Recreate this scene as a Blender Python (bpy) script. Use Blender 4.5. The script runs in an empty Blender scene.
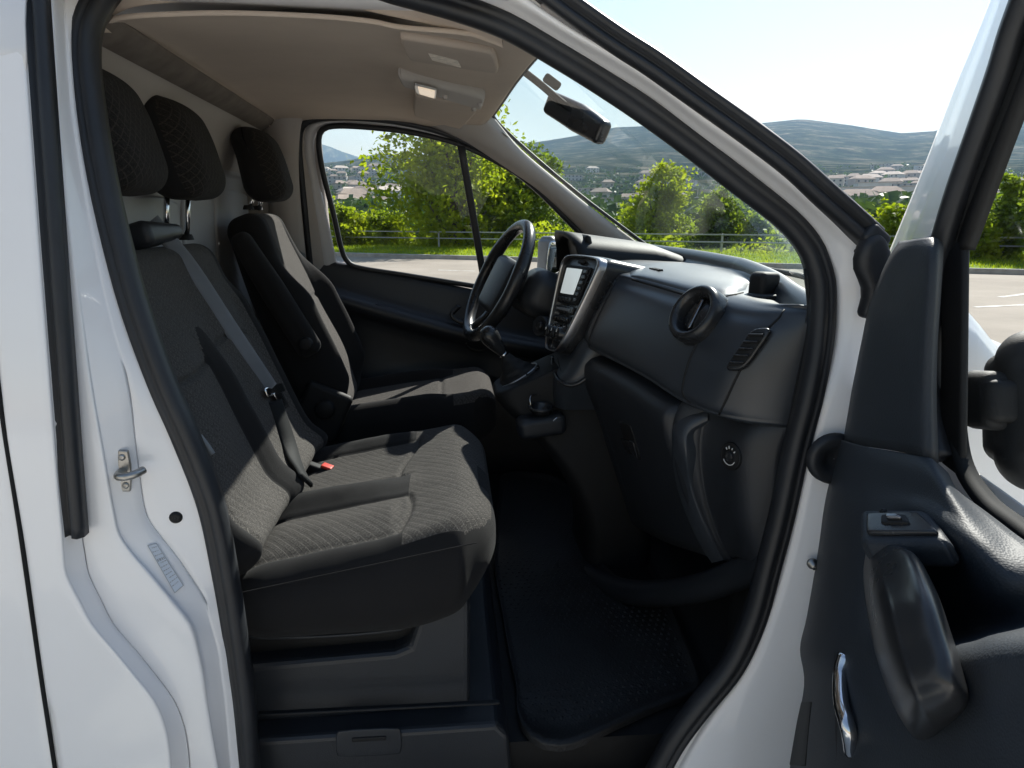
import bpy, bmesh, math, random
from mathutils import Vector, Matrix, noise
R = math.radians
random.seed(7)
sc = bpy.context.scene
col = sc.collection

# ------------------------------------------------------------------ camera
F = 692.0; YAW = R(5); PIT = R(13.6); CAM = Vector((0, -2.0, 1.55))
fw = Vector((math.sin(YAW)*math.cos(PIT), math.cos(YAW)*math.cos(PIT), -math.sin(PIT)))
rt = Vector((math.cos(YAW), -math.sin(YAW), 0)); up = rt.cross(fw)
cd = bpy.data.cameras.new('camera'); cam = bpy.data.objects.new('camera', cd); col.objects.link(cam)
cam.location = CAM
cam.rotation_euler = Matrix((rt, up, -fw)).transposed().to_euler()
cd.sensor_width = 36; cd.lens = 36*F/1024; cd.clip_start = .02; cd.clip_end = 12000
sc.camera = cam
def ray(px, py): return fw + rt*((px-512)/F) + up*((384-py)/F)
def WY(px, py, y):
    d = ray(px, py); return CAM + d*((y-CAM.y)/d.y)
def WX(px, py, x):
    d = ray(px, py); return CAM + d*((x-CAM.x)/d.x)
def WZ(px, py, z):
    d = ray(px, py); return CAM + d*((z-CAM.z)/d.z)
def ytum(z): return -.95 + .24*max(0, z-1.2)**1.3        # lean of the van's side towards the roof
def PS(px, py, off):
    y = -.95+off
    for _ in range(25):
        p = WY(px, py, y); y = ytum(p.z)+off
    return p
DH = Vector((.70, -1.0, 0)); TH = R(76)
Dd = Vector((-math.cos(TH), -math.sin(TH), 0)); Dn = Vector((-math.sin(TH), math.cos(TH), 0))
def PD(px, py, t):                                        # a point on the open door, t metres inside its mid plane
    r = ray(px, py); k = (t-(CAM-DH).dot(Dn))/r.dot(Dn); return CAM + r*k
def dw(s, z, t): return DH + Dd*s + Dn*t + Vector((0, 0, z))

# ------------------------------------------------------------------ materials
M = {}
class NT:
    def __init__(s, name):
        m = bpy.data.materials.new(name); m.use_nodes = True; s.m = m; s.t = m.node_tree; s.t.nodes.clear()
        s.out = s.n('ShaderNodeOutputMaterial'); M[name] = m
    def n(s, ty, **kw):
        nd = s.t.nodes.new(ty)
        for k, v in kw.items():
            if hasattr(nd, k): setattr(nd, k, v)
            else: nd.inputs[k.replace('_', ' ')].default_value = v
        return nd
    def l(s, a, b): s.t.links.new(a, b)
def ramp(nt, fac, stops):
    r = nt.n('ShaderNodeValToRGB'); e = r.color_ramp.elements
    while len(e) < len(stops): e.new(.5)
    for i, (p, c) in enumerate(stops): e[i].position = p; e[i].color = (*c, 1)
    nt.l(fac, r.inputs[0]); return r
def coords(nt, scale=1.0, kind='Object'):
    tc = nt.n('ShaderNodeTexCoord'); mp = nt.n('ShaderNodeMapping')
    mp.inputs['Scale'].default_value = (scale,)*3 if not isinstance(scale, tuple) else scale
    nt.l(tc.outputs[kind], mp.inputs[0]); return mp.outputs[0]
def plain(name, c, rough=.5, metal=0., var=.12, vscale=6, grain=0, gscale=900, coat=0, spec=.5, bumpd=.0006, sheen=0):
    nt = NT(name); b = nt.n('ShaderNodeBsdfPrincipled', Roughness=rough, Metallic=metal)
    b.inputs['Specular IOR Level'].default_value = spec
    b.inputs['Coat Weight'].default_value = coat; b.inputs['Coat Roughness'].default_value = .06
    b.inputs['Sheen Weight'].default_value = sheen; b.inputs['Sheen Roughness'].default_value = .45
    v = coords(nt); nz = nt.n('ShaderNodeTexNoise', Scale=vscale, Detail=5.0, Roughness=.6); nt.l(v, nz.inputs['Vector'])
    lo = tuple(x*(1-var) for x in c); hi = tuple(x*(1+var) for x in c)
    r = ramp(nt, nz.outputs[0], [(.3, lo), (.7, hi)]); nt.l(r.outputs[0], b.inputs['Base Color'])
    rr = nt.n('ShaderNodeMapRange'); rr.inputs[3].default_value = max(.02, rough-.07); rr.inputs[4].default_value = min(1, rough+.07)
    nt.l(nz.outputs[0], rr.inputs[0]); nt.l(rr.outputs[0], b.inputs['Roughness'])
    if grain:
        g = nt.n('ShaderNodeTexVoronoi', Scale=gscale); nt.l(v, g.inputs['Vector'])
        bp = nt.n('ShaderNodeBump', Strength=grain, Distance=bumpd); nt.l(g.outputs['Distance'], bp.inputs['Height']); nt.l(bp.outputs[0], b.inputs['Normal'])
    nt.l(b.outputs[0], nt.out.inputs[0]); return nt.m
plain('white_paint', (.86, .855, .86), .32, var=.02, vscale=2, coat=.6)
plain('dark_plastic', (.0165, .0195, .0245), .46, grain=.35, gscale=520, var=.1)
plain('door_plastic', (.021, .0265, .034), .58, grain=.5, gscale=420, var=.12, spec=.4)
plain('gloss_plastic', (.020, .021, .023), .28, grain=.06, gscale=500)
plain('black_plastic', (.0085, .009, .010), .62, spec=.35, grain=.25, gscale=420)
plain('rubber', (.0165, .0185, .0225), .48, grain=.15, gscale=700, var=.25, vscale=9)
plain('rubber_matt', (.009, .010, .011), .75, grain=.2, gscale=700, spec=.25)
plain('mat_rubber', (.016, .0165, .0175), .6, var=.45, vscale=14, grain=.5, gscale=160, bumpd=.002)
plain('chrome', (.72, .72, .73), .14, 1, var=.04)
plain('chrome_dark', (.22, .22, .23), .22, 1, var=.04)
plain('silver_trim', (.42, .42, .43), .30, 1, var=.05)
plain('steel', (.40, .39, .37), .38, 1, var=.2, vscale=60)
plain('headliner', (.54, .455, .38), .95, grain=.5, gscale=900, var=.05, spec=.1)
plain('visor_cloth', (.46, .39, .33), .9, grain=.4, gscale=700, var=.04, spec=.15)
plain('label_paper', (.74, .66, .56), .6, var=.25, vscale=90)
plain('sticker', (.60, .65, .72), .35, var=.05)
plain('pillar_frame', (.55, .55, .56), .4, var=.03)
plain('dash_plastic', (.030, .036, .0445), .36, grain=.16, gscale=560, var=.06, spec=.6)
plain('pillar_trim', (.40, .37, .345), .7, grain=.3, gscale=600, var=.04, spec=.3)
plain('bulkhead_panel', (.36, .36, .37), .42, var=.06)
plain('seam_foam', (.17, .148, .13), .95, var=.18, vscale=18, spec=.1)
plain('belt_web', (.15, .16, .175), .7, grain=.5, gscale=1200, spec=.3, sheen=.3)
plain('red_button', (.55, .05, .03), .35)
plain('white_print', (.75, .75, .73), .6)
plain('grey_print', (.33, .34, .36), .6)
plain('gray_housing', (.20, .21, .22), .5)
plain('bolster_cloth', (.0175, .017, .0175), .9, grain=.6, gscale=1100, var=.12, spec=.12, sheen=.05)
def cloth(name, axes, s, c0, c1, warp=.25, zig=False):
    nt = NT(name); b = nt.n('ShaderNodeBsdfPrincipled', Roughness=.92); b.inputs['Specular IOR Level'].default_value = .12
    b.inputs['Sheen Weight'].default_value = .04; b.inputs['Sheen Roughness'].default_value = .5
    tc = nt.n('ShaderNodeTexCoord'); sp = nt.n('ShaderNodeSeparateXYZ'); nt.l(tc.outputs['Object'], sp.inputs[0])
    nz = nt.n('ShaderNodeTexNoise', Scale=16.0, Detail=2.0); nt.l(tc.outputs['Object'], nz.inputs['Vector'])
    def mth(op, a, bb=None, v=None):
        m_ = nt.n('ShaderNodeMath', operation=op); nt.l(a, m_.inputs[0])
        if bb is not None: nt.l(bb, m_.inputs[1])
        if v is not None: m_.inputs[1].default_value = v
        return m_.outputs[0]
    u = mth('MULTIPLY', sp.outputs[axes[0]], v=s); w = mth('MULTIPLY', sp.outputs[axes[1]], v=s*.8)
    ww = mth('MULTIPLY', nz.outputs[0], v=warp*4)
    a = mth('ADD', mth('ADD', u, w), ww); d = mth('ADD', mth('SUBTRACT', u, w), ww)
    la = mth('ABSOLUTE', mth('SUBTRACT', mth('FRACT', a), v=.5)); ld = mth('ABSOLUTE', mth('SUBTRACT', mth('FRACT', d), v=.5))
    if zig:
        st = mth('GREATER_THAN', mth('FRACT', mth('MULTIPLY', a, v=.5)), v=.5)   # break the lattice into short arcs
        mx = mth('MAXIMUM', mth('MULTIPLY', la, st), mth('MULTIPLY', ld, mth('SUBTRACT', mth('MULTIPLY', st, v=-1.0), v=-1.0)))
    else: mx = mth('MAXIMUM', la, ld)
    rl = ramp(nt, mx, [(.41, (0, 0, 0)), (.47, (1, 1, 1))])
    sp2 = nt.n('ShaderNodeTexNoise', Scale=420.0, Detail=1.0); nt.l(tc.outputs['Object'], sp2.inputs['Vector'])
    base = ramp(nt, sp2.outputs[0], [(.35, tuple(x*.6 for x in c0)), (.65, tuple(x*1.4 for x in c0))])
    lin = ramp(nt, sp2.outputs[0], [(.35, tuple(x*.55 for x in c1)), (.6, c1)])
    mix = nt.n('ShaderNodeMix', data_type='RGBA'); nt.l(rl.outputs[0], mix.inputs[0]); nt.l(base.outputs[0], mix.inputs[6]); nt.l(lin.outputs[0], mix.inputs[7])
    nt.l(mix.outputs[2], b.inputs['Base Color'])
    wv = nt.n('ShaderNodeTexVoronoi', Scale=700.0); nt.l(tc.outputs['Object'], wv.inputs['Vector'])
    hh = mth('ADD', mth('MULTIPLY', rl.outputs[0], v=.8), mth('MULTIPLY', wv.outputs['Distance'], v=.9))
    bp = nt.n('ShaderNodeBump', Strength=.8, Distance=.0012); nt.l(hh, bp.inputs['Height']); nt.l(bp.outputs[0], b.inputs['Normal'])
    nt.l(b.outputs[0], nt.out.inputs[0])
cloth('cushion_cloth', (0, 1), 92, (.054, .050, .047), (.135, .125, .116), warp=.05, zig=True)
cloth('back_cloth', (1, 2), 92, (.072, .067, .063), (.165, .152, .14), warp=.05, zig=True)
cloth('head_cloth', (1, 2), 56, (.020, .0185, .0175), (.050, .044, .038), warp=.03)
def glass(name, tint=(.95, .98, .98), f=.8):
    nt = NT(name); tr = nt.n('ShaderNodeBsdfTransparent', Color=(*tint, 1)); gl = nt.n('ShaderNodeBsdfGlossy', Roughness=.02)
    lw = nt.n('ShaderNodeLayerWeight', Blend=.5); pw = nt.n('ShaderNodeMath', operation='POWER'); pw.inputs[1].default_value = 5.0; nt.l(lw.outputs['Facing'], pw.inputs[0])
    fr = nt.n('ShaderNodeMath', operation='MULTIPLY_ADD'); fr.inputs[1].default_value = .5; fr.inputs[2].default_value = .035; nt.l(pw.outputs[0], fr.inputs[0])
    mx = nt.n('ShaderNodeMixShader'); sc_ = nt.n('ShaderNodeMath', operation='MULTIPLY'); sc_.inputs[1].default_value = f
    nt.l(fr.outputs[0], sc_.inputs[0]); nt.l(sc_.outputs[0], mx.inputs[0]); nt.l(tr.outputs[0], mx.inputs[1]); nt.l(gl.outputs[0], mx.inputs[2]); nt.l(mx.outputs[0], nt.out.inputs[0])
glass('side_glass'); glass('screen_glass', (.90, .955, .95))
def mirror_mat():
    nt = NT('mirror'); g = nt.n('ShaderNodeBsdfGlossy', Roughness=.01, Color=(.8, .82, .82, 1)); nt.l(g.outputs[0], nt.out.inputs[0])
mirror_mat()
def emit(name, c, s):
    nt = NT(name); b = nt.n('ShaderNodeBsdfPrincipled', Roughness=.25); b.inputs['Base Color'].default_value = (*c, 1)
    b.inputs['Emission Color'].default_value = (*c, 1); b.inputs['Emission Strength'].default_value = s; nt.l(b.outputs[0], nt.out.inputs[0])
emit('lamp_lens', (.95, .78, .6), .22); emit('sky_glow_display', (.62, .68, .68), .28)  # radio screen: sky reflection put in as pale colour and glow

# ------------------------------------------------------------------ mesh helpers
def obj(name, verts, faces, mat, parent=None, smooth=True, thick=0, sub=0, bevel=0, mats=None, fmat=None):
    me = bpy.data.meshes.new(name); me.from_pydata([tuple(v) for v in verts], [], faces); me.update()
    for m_ in ([mat] if mats is None else mats): me.materials.append(M[m_])
    if smooth: me.polygons.foreach_set('use_smooth', [True]*len(me.polygons))
    if fmat:
        for p in me.polygons: p.material_index = fmat(p.center, p.normal)
    o = bpy.data.objects.new(name, me); col.objects.link(o)
    if parent: o.parent = parent
    if thick: md = o.modifiers.new('s', 'SOLIDIFY'); md.thickness = thick; md.offset = 0
    if bevel: md = o.modifiers.new('b', 'BEVEL'); md.width = bevel; md.segments = 3; md.limit_method = 'ANGLE'
    if sub: md = o.modifiers.new('u', 'SUBSURF'); md.levels = sub; md.render_levels = sub
    return o
def cr(pts, n, closed=False):                              # Catmull-Rom curve resampled to n points of even spacing
    pts = [Vector(p) for p in pts]; N = len(pts); out = []
    rng = range(N if closed else N-1)
    for i in rng:
        if closed: a, b, c, d = (pts[(i+k) % N] for k in (-1, 0, 1, 2))
        else:
            b, c = pts[i], pts[i+1]; a = pts[i-1] if i else b*2-c; d = pts[i+2] if i+2 < N else c*2-b
        for k in range(12):
            t = k/12; out.append(.5*((2*b)+(c-a)*t+(2*a-5*b+4*c-d)*t*t+(3*b-a-3*c+d)*t**3))
    out.append(pts[0].copy() if closed else pts[-1].copy())
    L = [0.]
    for i in range(1, len(out)): L.append(L[-1]+(out[i]-out[i-1]).length)
    res = []; j = 0
    cnt = n if closed else n-1
    for i in range(n):
        s = L[-1]*i/cnt
        while j < len(L)-2 and L[j+1] < s: j += 1
        f = (s-L[j])/max(1e-9, L[j+1]-L[j]); res.append(out[j].lerp(out[j+1], min(1, f)))
    return res
def crk(pts, k):                                           # Catmull-Rom keeping the knots, k points per span
    pts = [Vector(p) for p in pts]; N = len(pts); out = []
    for i in range(N-1):
        b, c = pts[i], pts[i+1]; a = pts[i-1] if i else b*2-c; d = pts[i+2] if i+2 < N else c*2-b
        for q in range(k):
            t = q/k; out.append(.5*((2*b)+(c-a)*t+(2*a-5*b+4*c-d)*t*t+(3*b-a-3*c+d)*t**3))
    out.append(pts[-1]); return out
def gridmesh(rows, cu=False, cv=False):
    nr, nc = len(rows), len(rows[0]); V = [p for r in rows for p in r]; Fc = []
    for i in range(nr if cv else nr-1):
        for j in range(nc if cu else nc-1):
            a = i*nc+j; b = i*nc+(j+1) % nc; c = ((i+1) % nr)*nc+(j+1) % nc; d = ((i+1) % nr)*nc+j
            Fc.append((a, b, c, d))
    return V, Fc
def sheet(name, rows, mat, parent=None, ku=4, kv=4, thick=.006, **kw):    # smooth skin through rows of control points
    rr = [crk(r, ku) for r in rows]
    cols = [crk([r[j] for r in rr], kv) for j in range(len(rr[0]))]
    V, Fc = gridmesh(cols); return obj(name, V, Fc, mat, parent, thick=thick, **kw)
def sweep(name, path, prof, mat, parent=None, nrm=(0, -1, 0), closed=False, cap=True, **kw):
    pts = [Vector(p) for p in path]; N = len(pts); rows = []; nr = Vector(nrm)
    for i, p in enumerate(pts):
        if closed: t = pts[(i+1) % N]-pts[i-1]
        else: t = pts[min(i+1, N-1)]-pts[max(i-1, 0)]
        t.normalize(); n = nr-t*nr.dot(t); n.normalize(); b = t.cross(n)
        rows.append([p+b*u+n*v for u, v in prof])
    V, Fc = gridmesh(rows, cu=True, cv=closed)
    if cap and not closed:
        k = len(prof); Fc += [tuple(range(k))[::-1], tuple(range((N-1)*k, N*k))]
    return obj(name, V, Fc, mat, parent, **kw)
def circ(r, n=12, ry=None): return [(r*math.cos(2*math.pi*i/n), (ry or r)*math.sin(2*math.pi*i/n)) for i in range(n)]
def tube(name, pts, r, mat, parent=None, n=10, k=6, nrm=(0, -1, .01), closed=False):
    p = cr(pts, max(8, len(pts)*k), closed) if len(pts) > 2 or closed else pts
    return sweep(name, p, circ(r, n), mat, parent, nrm=nrm, closed=closed)
def axlist(h, r, k, m):
    a = [-h+r*i/k for i in range(k)]; f = [-(h-r)+2*(h-r)*i/m for i in range(m+1)] ; return a+f+[h-r+r*(i+1)/k for i in range(k)]
def rbox(sx, sy, sz, r, k=4, m=(6, 6, 6), f=None, loc=(0, 0, 0)):         # rounded box, optionally bent by f
    h = [sx/2, sy/2, sz/2]; r = min(r, *h)*.999
    if isinstance(m, int): m = (m,)*3
    A = [axlist(h[i], r, k, m[i]) for i in range(3)]; V = []; Fc = []; idx = {}
    def vid(c):
        key = tuple(round(x, 6) for x in c)
        if key in idx: return idx[key]
        inn = Vector([max(-(h[i]-r), min(h[i]-r, c[i])) for i in range(3)]); d = Vector(c)-inn
        p = inn+d.normalized()*r if d.length > 1e-9 else Vector(c)
        p = f(p) if f else p
        V.append(p+Vector(loc)); idx[key] = len(V)-1; return idx[key]
    for ax in range(3):
        u, w = (ax+1) % 3, (ax+2) % 3
        for sg in (-1, 1):
            for i in range(len(A[u])-1):
                for j in range(len(A[w])-1):
                    q = []
                    for di, dj in ((0, 0), (1, 0), (1, 1), (0, 1)):
                        c = [0, 0, 0]; c[ax] = sg*h[ax]; c[u] = A[u][i+di]; c[w] = A[w][j+dj]; q.append(vid(c))
                    Fc.append(tuple(q if sg > 0 else q[::-1]))
    return V, Fc
def rb(name, size, r, mat, parent=None, loc=(0, 0, 0), rot=None, k=3, m=(2, 2, 2), f=None, **kw):
    V, Fc = rbox(*size, r, k, m, f)
    Rm = rot if rot is not None else Matrix.Identity(3)
    return obj(name, [Rm @ v+Vector(loc) for v in V], Fc, mat, parent, **kw)
def rotm(x=0, y=0, z=0): return (Matrix.Rotation(R(z), 3, 'Z') @ Matrix.Rotation(R(y), 3, 'Y') @ Matrix.Rotation(R(x), 3, 'X'))
def merge(parts):
    V = []; Fc = []
    for v, f in parts:
        o = len(V); V += v; Fc += [tuple(i+o for i in q) for q in f]
    return V, Fc
def cyl(a, b, r0, r1=None, n=20, cap=True):
    a, b = Vector(a), Vector(b); t = (b-a).normalized(); s = t.orthogonal().normalized(); w = t.cross(s); r1 = r0 if r1 is None else r1; V = []
    for c, r in ((a, r0), (b, r1)):
        V += [c+s*(r*math.cos(2*math.pi*i/n))+w*(r*math.sin(2*math.pi*i/n)) for i in range(n)]
    Fc = [(i, (i+1) % n, n+(i+1) % n, n+i) for i in range(n)]
    if cap: Fc += [tuple(range(n))[::-1], tuple(range(n, 2*n))]
    return V, Fc
def lathe(c, ax, prof, n=32):                                # prof: (radius, height along axis)
    c = Vector(c); t = Vector(ax).normalized(); s = t.orthogonal().normalized(); w = t.cross(s)
    rows = [[c+t*h+s*(r*math.cos(2*math.pi*i/n))+w*(r*math.sin(2*math.pi*i/n)) for i in range(n)] for r, h in prof]
    return gridmesh(rows, cu=True)
def fanface(V0, Fc0, first, n): Fc0.append(tuple(range(first, first+n)))
from mathutils.bvhtree import BVHTree
def bvh(*obs):
    V = []; Fc = []
    for o in obs:
        k = len(V); V += [v.co.copy() for v in o.data.vertices]; Fc += [tuple(i+k for i in p.vertices) for p in o.data.polygons]
    return BVHTree.FromPolygons(V, Fc)
def hit(tree, px, py, off=0.):                               # the point of a modelled surface seen at an image position
    d = ray(px, py).normalized(); loc, n, i, dist = tree.ray_cast(CAM, d)
    k = 0
    while loc is None and k < 60:                            # just past the edge: take the nearest point below
        k += 1; loc, n, i, dist = tree.ray_cast(CAM, ray(px, py+k*(1 if k % 2 else -1)).normalized())
    if n.dot(d) > 0: n = -n
    return loc+n*off, n

def planehit(c, n, px, py, off=0.):
    r = ray(px, py); return CAM+r*((c-CAM).dot(n)/r.dot(n))+n*off
def tag(o, label, cat=None, group=None, kind=None):
    if label: o['label'] = label
    if cat: o['category'] = cat
    if group: o['group'] = group
    if kind: o['kind'] = kind
    return o
def interp(curve, t):
    for i in range(len(curve)-1):
        (x0, t0), (x1, t1) = curve[i], curve[i+1]
        if t <= t1 or i == len(curve)-2: return x0+(x1-x0)*(t-t0)/(t1-t0)
# ================================================================== THE VAN
van = bpy.data.objects.new('van', None); col.objects.link(van)
tag(van, 'white panel van with its passenger door open, showing a dark cab with cloth seats', 'van')

# ---- near side: B pillar and outer skin left of the door opening (curves are (px, py))
G = [(-60, -140), (-38, 0), (-22, 200), (0, 400), (20, 530), (40, 670), (55, 768), (70, 880)]
S1 = [(14, -140), (22, 0), (40, 250), (58, 480), (63, 535), (66, 572), (91, 622), (126, 663), (157, 703), (169, 734), (172, 768), (178, 880)]
S2 = [(38, -140), (46, 0), (63, 250), (79, 480), (84, 535), (90, 572), (114, 622), (149, 663), (178, 703), (189, 734), (192, 768), (198, 880)]
C3 = [(46, -140), (52, 0), (57, 100), (67, 200), (80, 300), (91, 380), (113, 511), (121, 541), (151, 577), (187, 622), (200, 663), (207, 708), (217, 768), (236, 880)]
C4 = [(58, -140), (63, 0), (69, 100), (84, 200), (104, 300), (126, 380), (139, 481), (147, 521), (172, 552), (202, 597), (217, 648), (225, 708), (230, 768), (246, 880)]
SO = [(100, -140), (84, 0), (72, 34), (71, 62), (76, 109), (83, 162), (98, 225), (114, 289), (130, 342), (152, 392), (172, 435), (192, 496), (212, 567), (227, 642), (237, 708), (244, 768), (258, 880)]
rows = []
ys = [-120, -60, -20, 10, 40, 70, 110, 160, 220, 290, 340, 390, 440, 485, 515, 535, 555, 575, 600, 625, 650, 675, 700, 725, 750, 780, 830, 880]
for y in ys:
    f = lambda C, o, d=0: PS(interp(C, y)+d, y, o)
    rows.append([f(G, .035, 1), f(G, .006, 2.5), f(G, .001, 5), f(G, 0, 12), f(S1, 0, -22), f(S1, .0, -3), f(S1, .004, -.5), f(S2, .032, -4), f(S2, .036, 0),
                 f(C3, .038, -2), f(C3, .042, 1), f(C4, .070, -1), f(C4, .074, 3), f(SO, .088, 2), f(SO, .098, 10)])
bpost = sheet('door_pillar', rows, 'white_paint', van, ku=3, kv=3, thick=.004)
# sliding door skin to the left of the shut line
rows = []
for y in [-120, 0, 130, 265, 400, 530, 670, 780, 880]:
    rows.append([PS(interp(G, y)-900, y, 0), PS(interp(G, y)-300, y, 0), PS(interp(G, y)-60, y, 0), PS(interp(G, y)-3, y, .001), PS(interp(G, y)-1.2, y, .006), PS(interp(G, y)-1, y, .03)])
sheet('sliding_door', rows, 'white_paint', van, ku=3, kv=2, thick=.004)
sweep('shut_line', cr([PS(interp(G, y)+.2, y, -.0005) for y in (-120, 0, 130, 265, 400, 530, 670, 780, 880)], 60), circ(.0036, 8), 'rubber_matt', van)
# black weather strip on the pillar step
st = cr([PS((interp(S1, y)+interp(S2, y))/2, y, .018) for y in (-140, -40, 60, 160, 260, 360, 450, 534)], 60)
sweep('weather_strip', st, [(-.021, -.006), (-.021, .010), (-.014, .018), (-.005, .016), (-.001, .006), (.003, .006), (.006, .013), (.013, .015), (.019, .006), (.019, -.006)], 'rubber', van)
# ---- rubber seal round the opening
SC = [(262, 830), (250, 790), (246, 745), (243, 700), (235, 640), (224, 570), (210, 503), (184, 435), (164, 390), (145, 340), (128, 288), (111, 222), (98, 162), (89, 105), (84, 60), (86, 28), (97, 2), (118, -22), (160, -42), (230, -50),
      (300, -40), (370, -17), (420, -3), (455, 7), (507, 26), (560, 56), (605, 84), (651, 115), (700, 151), (741, 183), (786, 218), (809, 244), (818, 265), (823, 290), (821, 340), (811, 396), (797, 450), (783, 515), (770, 565), (755, 620), (733, 667), (700, 708), (675, 742), (655, 778), (630, 815), (580, 850), (500, 872), (380, 872), (300, 858)]
ring = cr([PS(x, y, .095) for x, y in SC], 260, closed=True)
sweep('aperture_seal', ring, [(-.021, -.012), (-.022, .006), (-.015, .016), (-.006, .017), (-.003, .013), (.0, .017), (.010, .018), (.018, .010), (.021, -.002), (.018, -.02)], 'rubber', van, closed=True)
# inner flange of the shell behind the seal, so that no light leaks
fl = [[p+Vector((0, .0, 0)) for p in ring], [p+Vector((0, .018, 0)) for p in ring]]
V, Fc = gridmesh(fl, cu=True); obj('aperture_flange', V, Fc, 'dark_plastic', van, thick=.004)
# ---- front of the opening: windscreen pillar and hinge pillar
inn = [(100, -42), (150, -70), (230, -80), (310, -68), (380, -42), (420, -22), (455, -8), (507, 13), (560, 44), (605, 71), (651, 99), (700, 137), (741, 167), (786, 203), (814, 231), (829, 262), (835, 290), (833, 345), (818, 400), (806, 450), (792, 515), (780, 565), (765, 612), (743, 666), (709, 714), (687, 750), (664, 790), (640, 830)]
out = [(58, -70), (125, -125), (230, -140), (330, -120), (420, -75), (470, -42), (515, -12), (540, 8), (578, 33), (618, 55), (657, 80), (706, 117), (748, 146), (793, 181), (834, 217), (868, 244), (905, 290), (925, 345), (925, 400), (915, 450), (905, 515), (895, 565), (885, 612), (870, 670), (850, 720), (835, 768), (815, 830), (790, 880)]
rows = []
for i, (a, b) in enumerate(zip(inn, out)):
    L = lambda t: (a[0]+(b[0]-a[0])*t, a[1]+(b[1]-a[1])*t)
    w = min(1, max(0, (i-13)/3))                               # lower hinge pillar: wide, with a soft step in it
    o3 = .05*w+.035*(1-w)
    rows.append([PS(*L(-.1), .10), PS(*L(0), .098), PS(*L(.06), .085), PS(*L(.3), .07), PS(*L(.5), .058+.004*w), PS(*L(.8), o3+.002), PS(*L(1), o3)])
sheet('windscreen_pillar', rows, 'white_paint', van, ku=3, kv=3, thick=.004)
# outer double rubber of the pillar
mid = [(460, -75), (520, -30), (575, 11), (618, 41), (654, 64), (700, 97), (745, 129), (790, 163), (825, 194), (850, 216), (874, 238)]
pth = cr([PS(x, y, .018) for x, y in mid], 80)
sweep('pillar_seal', pth, [(-.019, -.03), (-.019, .010), (-.013, .017), (-.005, .013), (-.002, .004), (.002, .004), (.004, .012), (.011, .015), (.019, .008), (.019, -.03)], 'rubber', van)
rb('seal_cap', (.045, .03, .034), .010, 'rubber', van, loc=PS(874, 238, .012), rot=rotm(y=38))
bt = rb('seal_boot', (.045, .04, .14), .018, 'rubber', van, loc=PS(872, 276, .02), rot=rotm(y=-12), k=3, m=(2, 2, 6), f=lambda p: Vector((p.x*(1+.35*math.sin(p.z*60))+.06*p.z, p.y, p.z)))
# roof and far shell
def roofz(y): return 1.965-.10*(abs(y)/.8)**4
rws = []
for x in (-2.6, -1.2, -.4, .08, .155):
    dz = -.0 if x < .05 else -.015-.10*(x-.1)
    rws.append([Vector((x, -.76, 1.915+dz)), Vector((x, -.73, 1.945+dz))]+[Vector((x, y, roofz(y)+dz)) for y in (-.66, -.4, 0, .4, .66)]+[Vector((x, .73, 1.945+dz)), Vector((x, .76, 1.915+dz))])
sheet('roof', rws, 'white_paint', van, ku=3, kv=2, thick=.02)
# grommet, check bolt, striker, plug, sticker
g = PS(833, 458, .055)
V, Fc = lathe(g, (-.12, -1, 0), [(.001, .004), (.016, .004), (.022, .012), (.038, .016), (.045, .012), (.047, .0)], 30); obj('wiring_grommet', V, Fc, 'rubber', van)
V, Fc = lathe(PS(812, 563, .058), (-.15, -1, 0), [(.001, .016), (.006, .016), (.007, .006), (.010, .005), (.010, 0)], 16); obj('bolt', V, Fc, 'steel', van)
V, Fc = lathe(PS(856, 251, .04), (0, -1, 0), [(.001, .004), (.004, .003), (.004, 0)], 12); obj('rivet', V, Fc, 'black_plastic', van)
sp = hit(bvh(bpost), 124, 470, .004)[0]
plate = rb('door_striker', (.022, .007, .072), .0034, 'steel', van, loc=sp, rot=rotm(y=4), k=3, m=(3, 1, 3), f=lambda p: Vector((p.x*(1-.35*(abs(p.z)/.036)**2), p.y, p.z)))
tube('striker_loop', [sp+Vector((-.003, -.003, .0)), sp+Vector((.000, -.024, .0)), sp+Vector((.012, -.029, .0)), sp+Vector((.026, -.024, .002)), sp+Vector((.034, -.010, .004))], .0066, 'steel', plate)
for dz in (-.024, .024):
    V, Fc = lathe(sp+Vector((0, -.0035, dz)), (0, -1, 0), [(.0008, .003), (.004, .003), (.0055, .0015), (.0055, 0)], 14); obj('screw', V, Fc, 'steel', plate)
PB_ = bvh(bpost)
V, Fc = lathe(hit(PB_, 176, 517, .001)[0], (.1, -1, 0), [(.001, .005), (.006, .005), (.010, .003), (.011, 0)], 20); obj('blanking_plug', V, Fc, 'black_plastic', van)
def quad_on(px4, off, n=1): return [PS(x, y, off) for x, y in px4]
stk = [(147, 545), (156, 543), (183, 585), (174, 593)]
q = [hit(PB_, x, y, .0045)[0] for x, y in stk]; stick = obj('rating_sticker', q, [(0, 1, 2, 3)], 'sticker' if 'sticker' in M else 'white_paint', van, thick=.0006, smooth=False)
def lerp4(q, u, v): return (q[0].lerp(q[1], u)).lerp(q[3].lerp(q[2], u), v)
prs = []
random.seed(3)
for k in range(11):
    u0 = .12 if k % 4 else .3; v = .06+k*.08
    while u0 < .85:
        u1 = min(.9, u0+random.uniform(.05, .22)); h = .016 if k != 3 else .05
        prs.append(([lerp4(q, a, b)+Vector((0, -.0008, 0)) for a, b in ((u0, v), (u1, v), (u1, v+h), (u0, v+h))], [(0, 1, 2, 3)])); u0 = u1+.08
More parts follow.
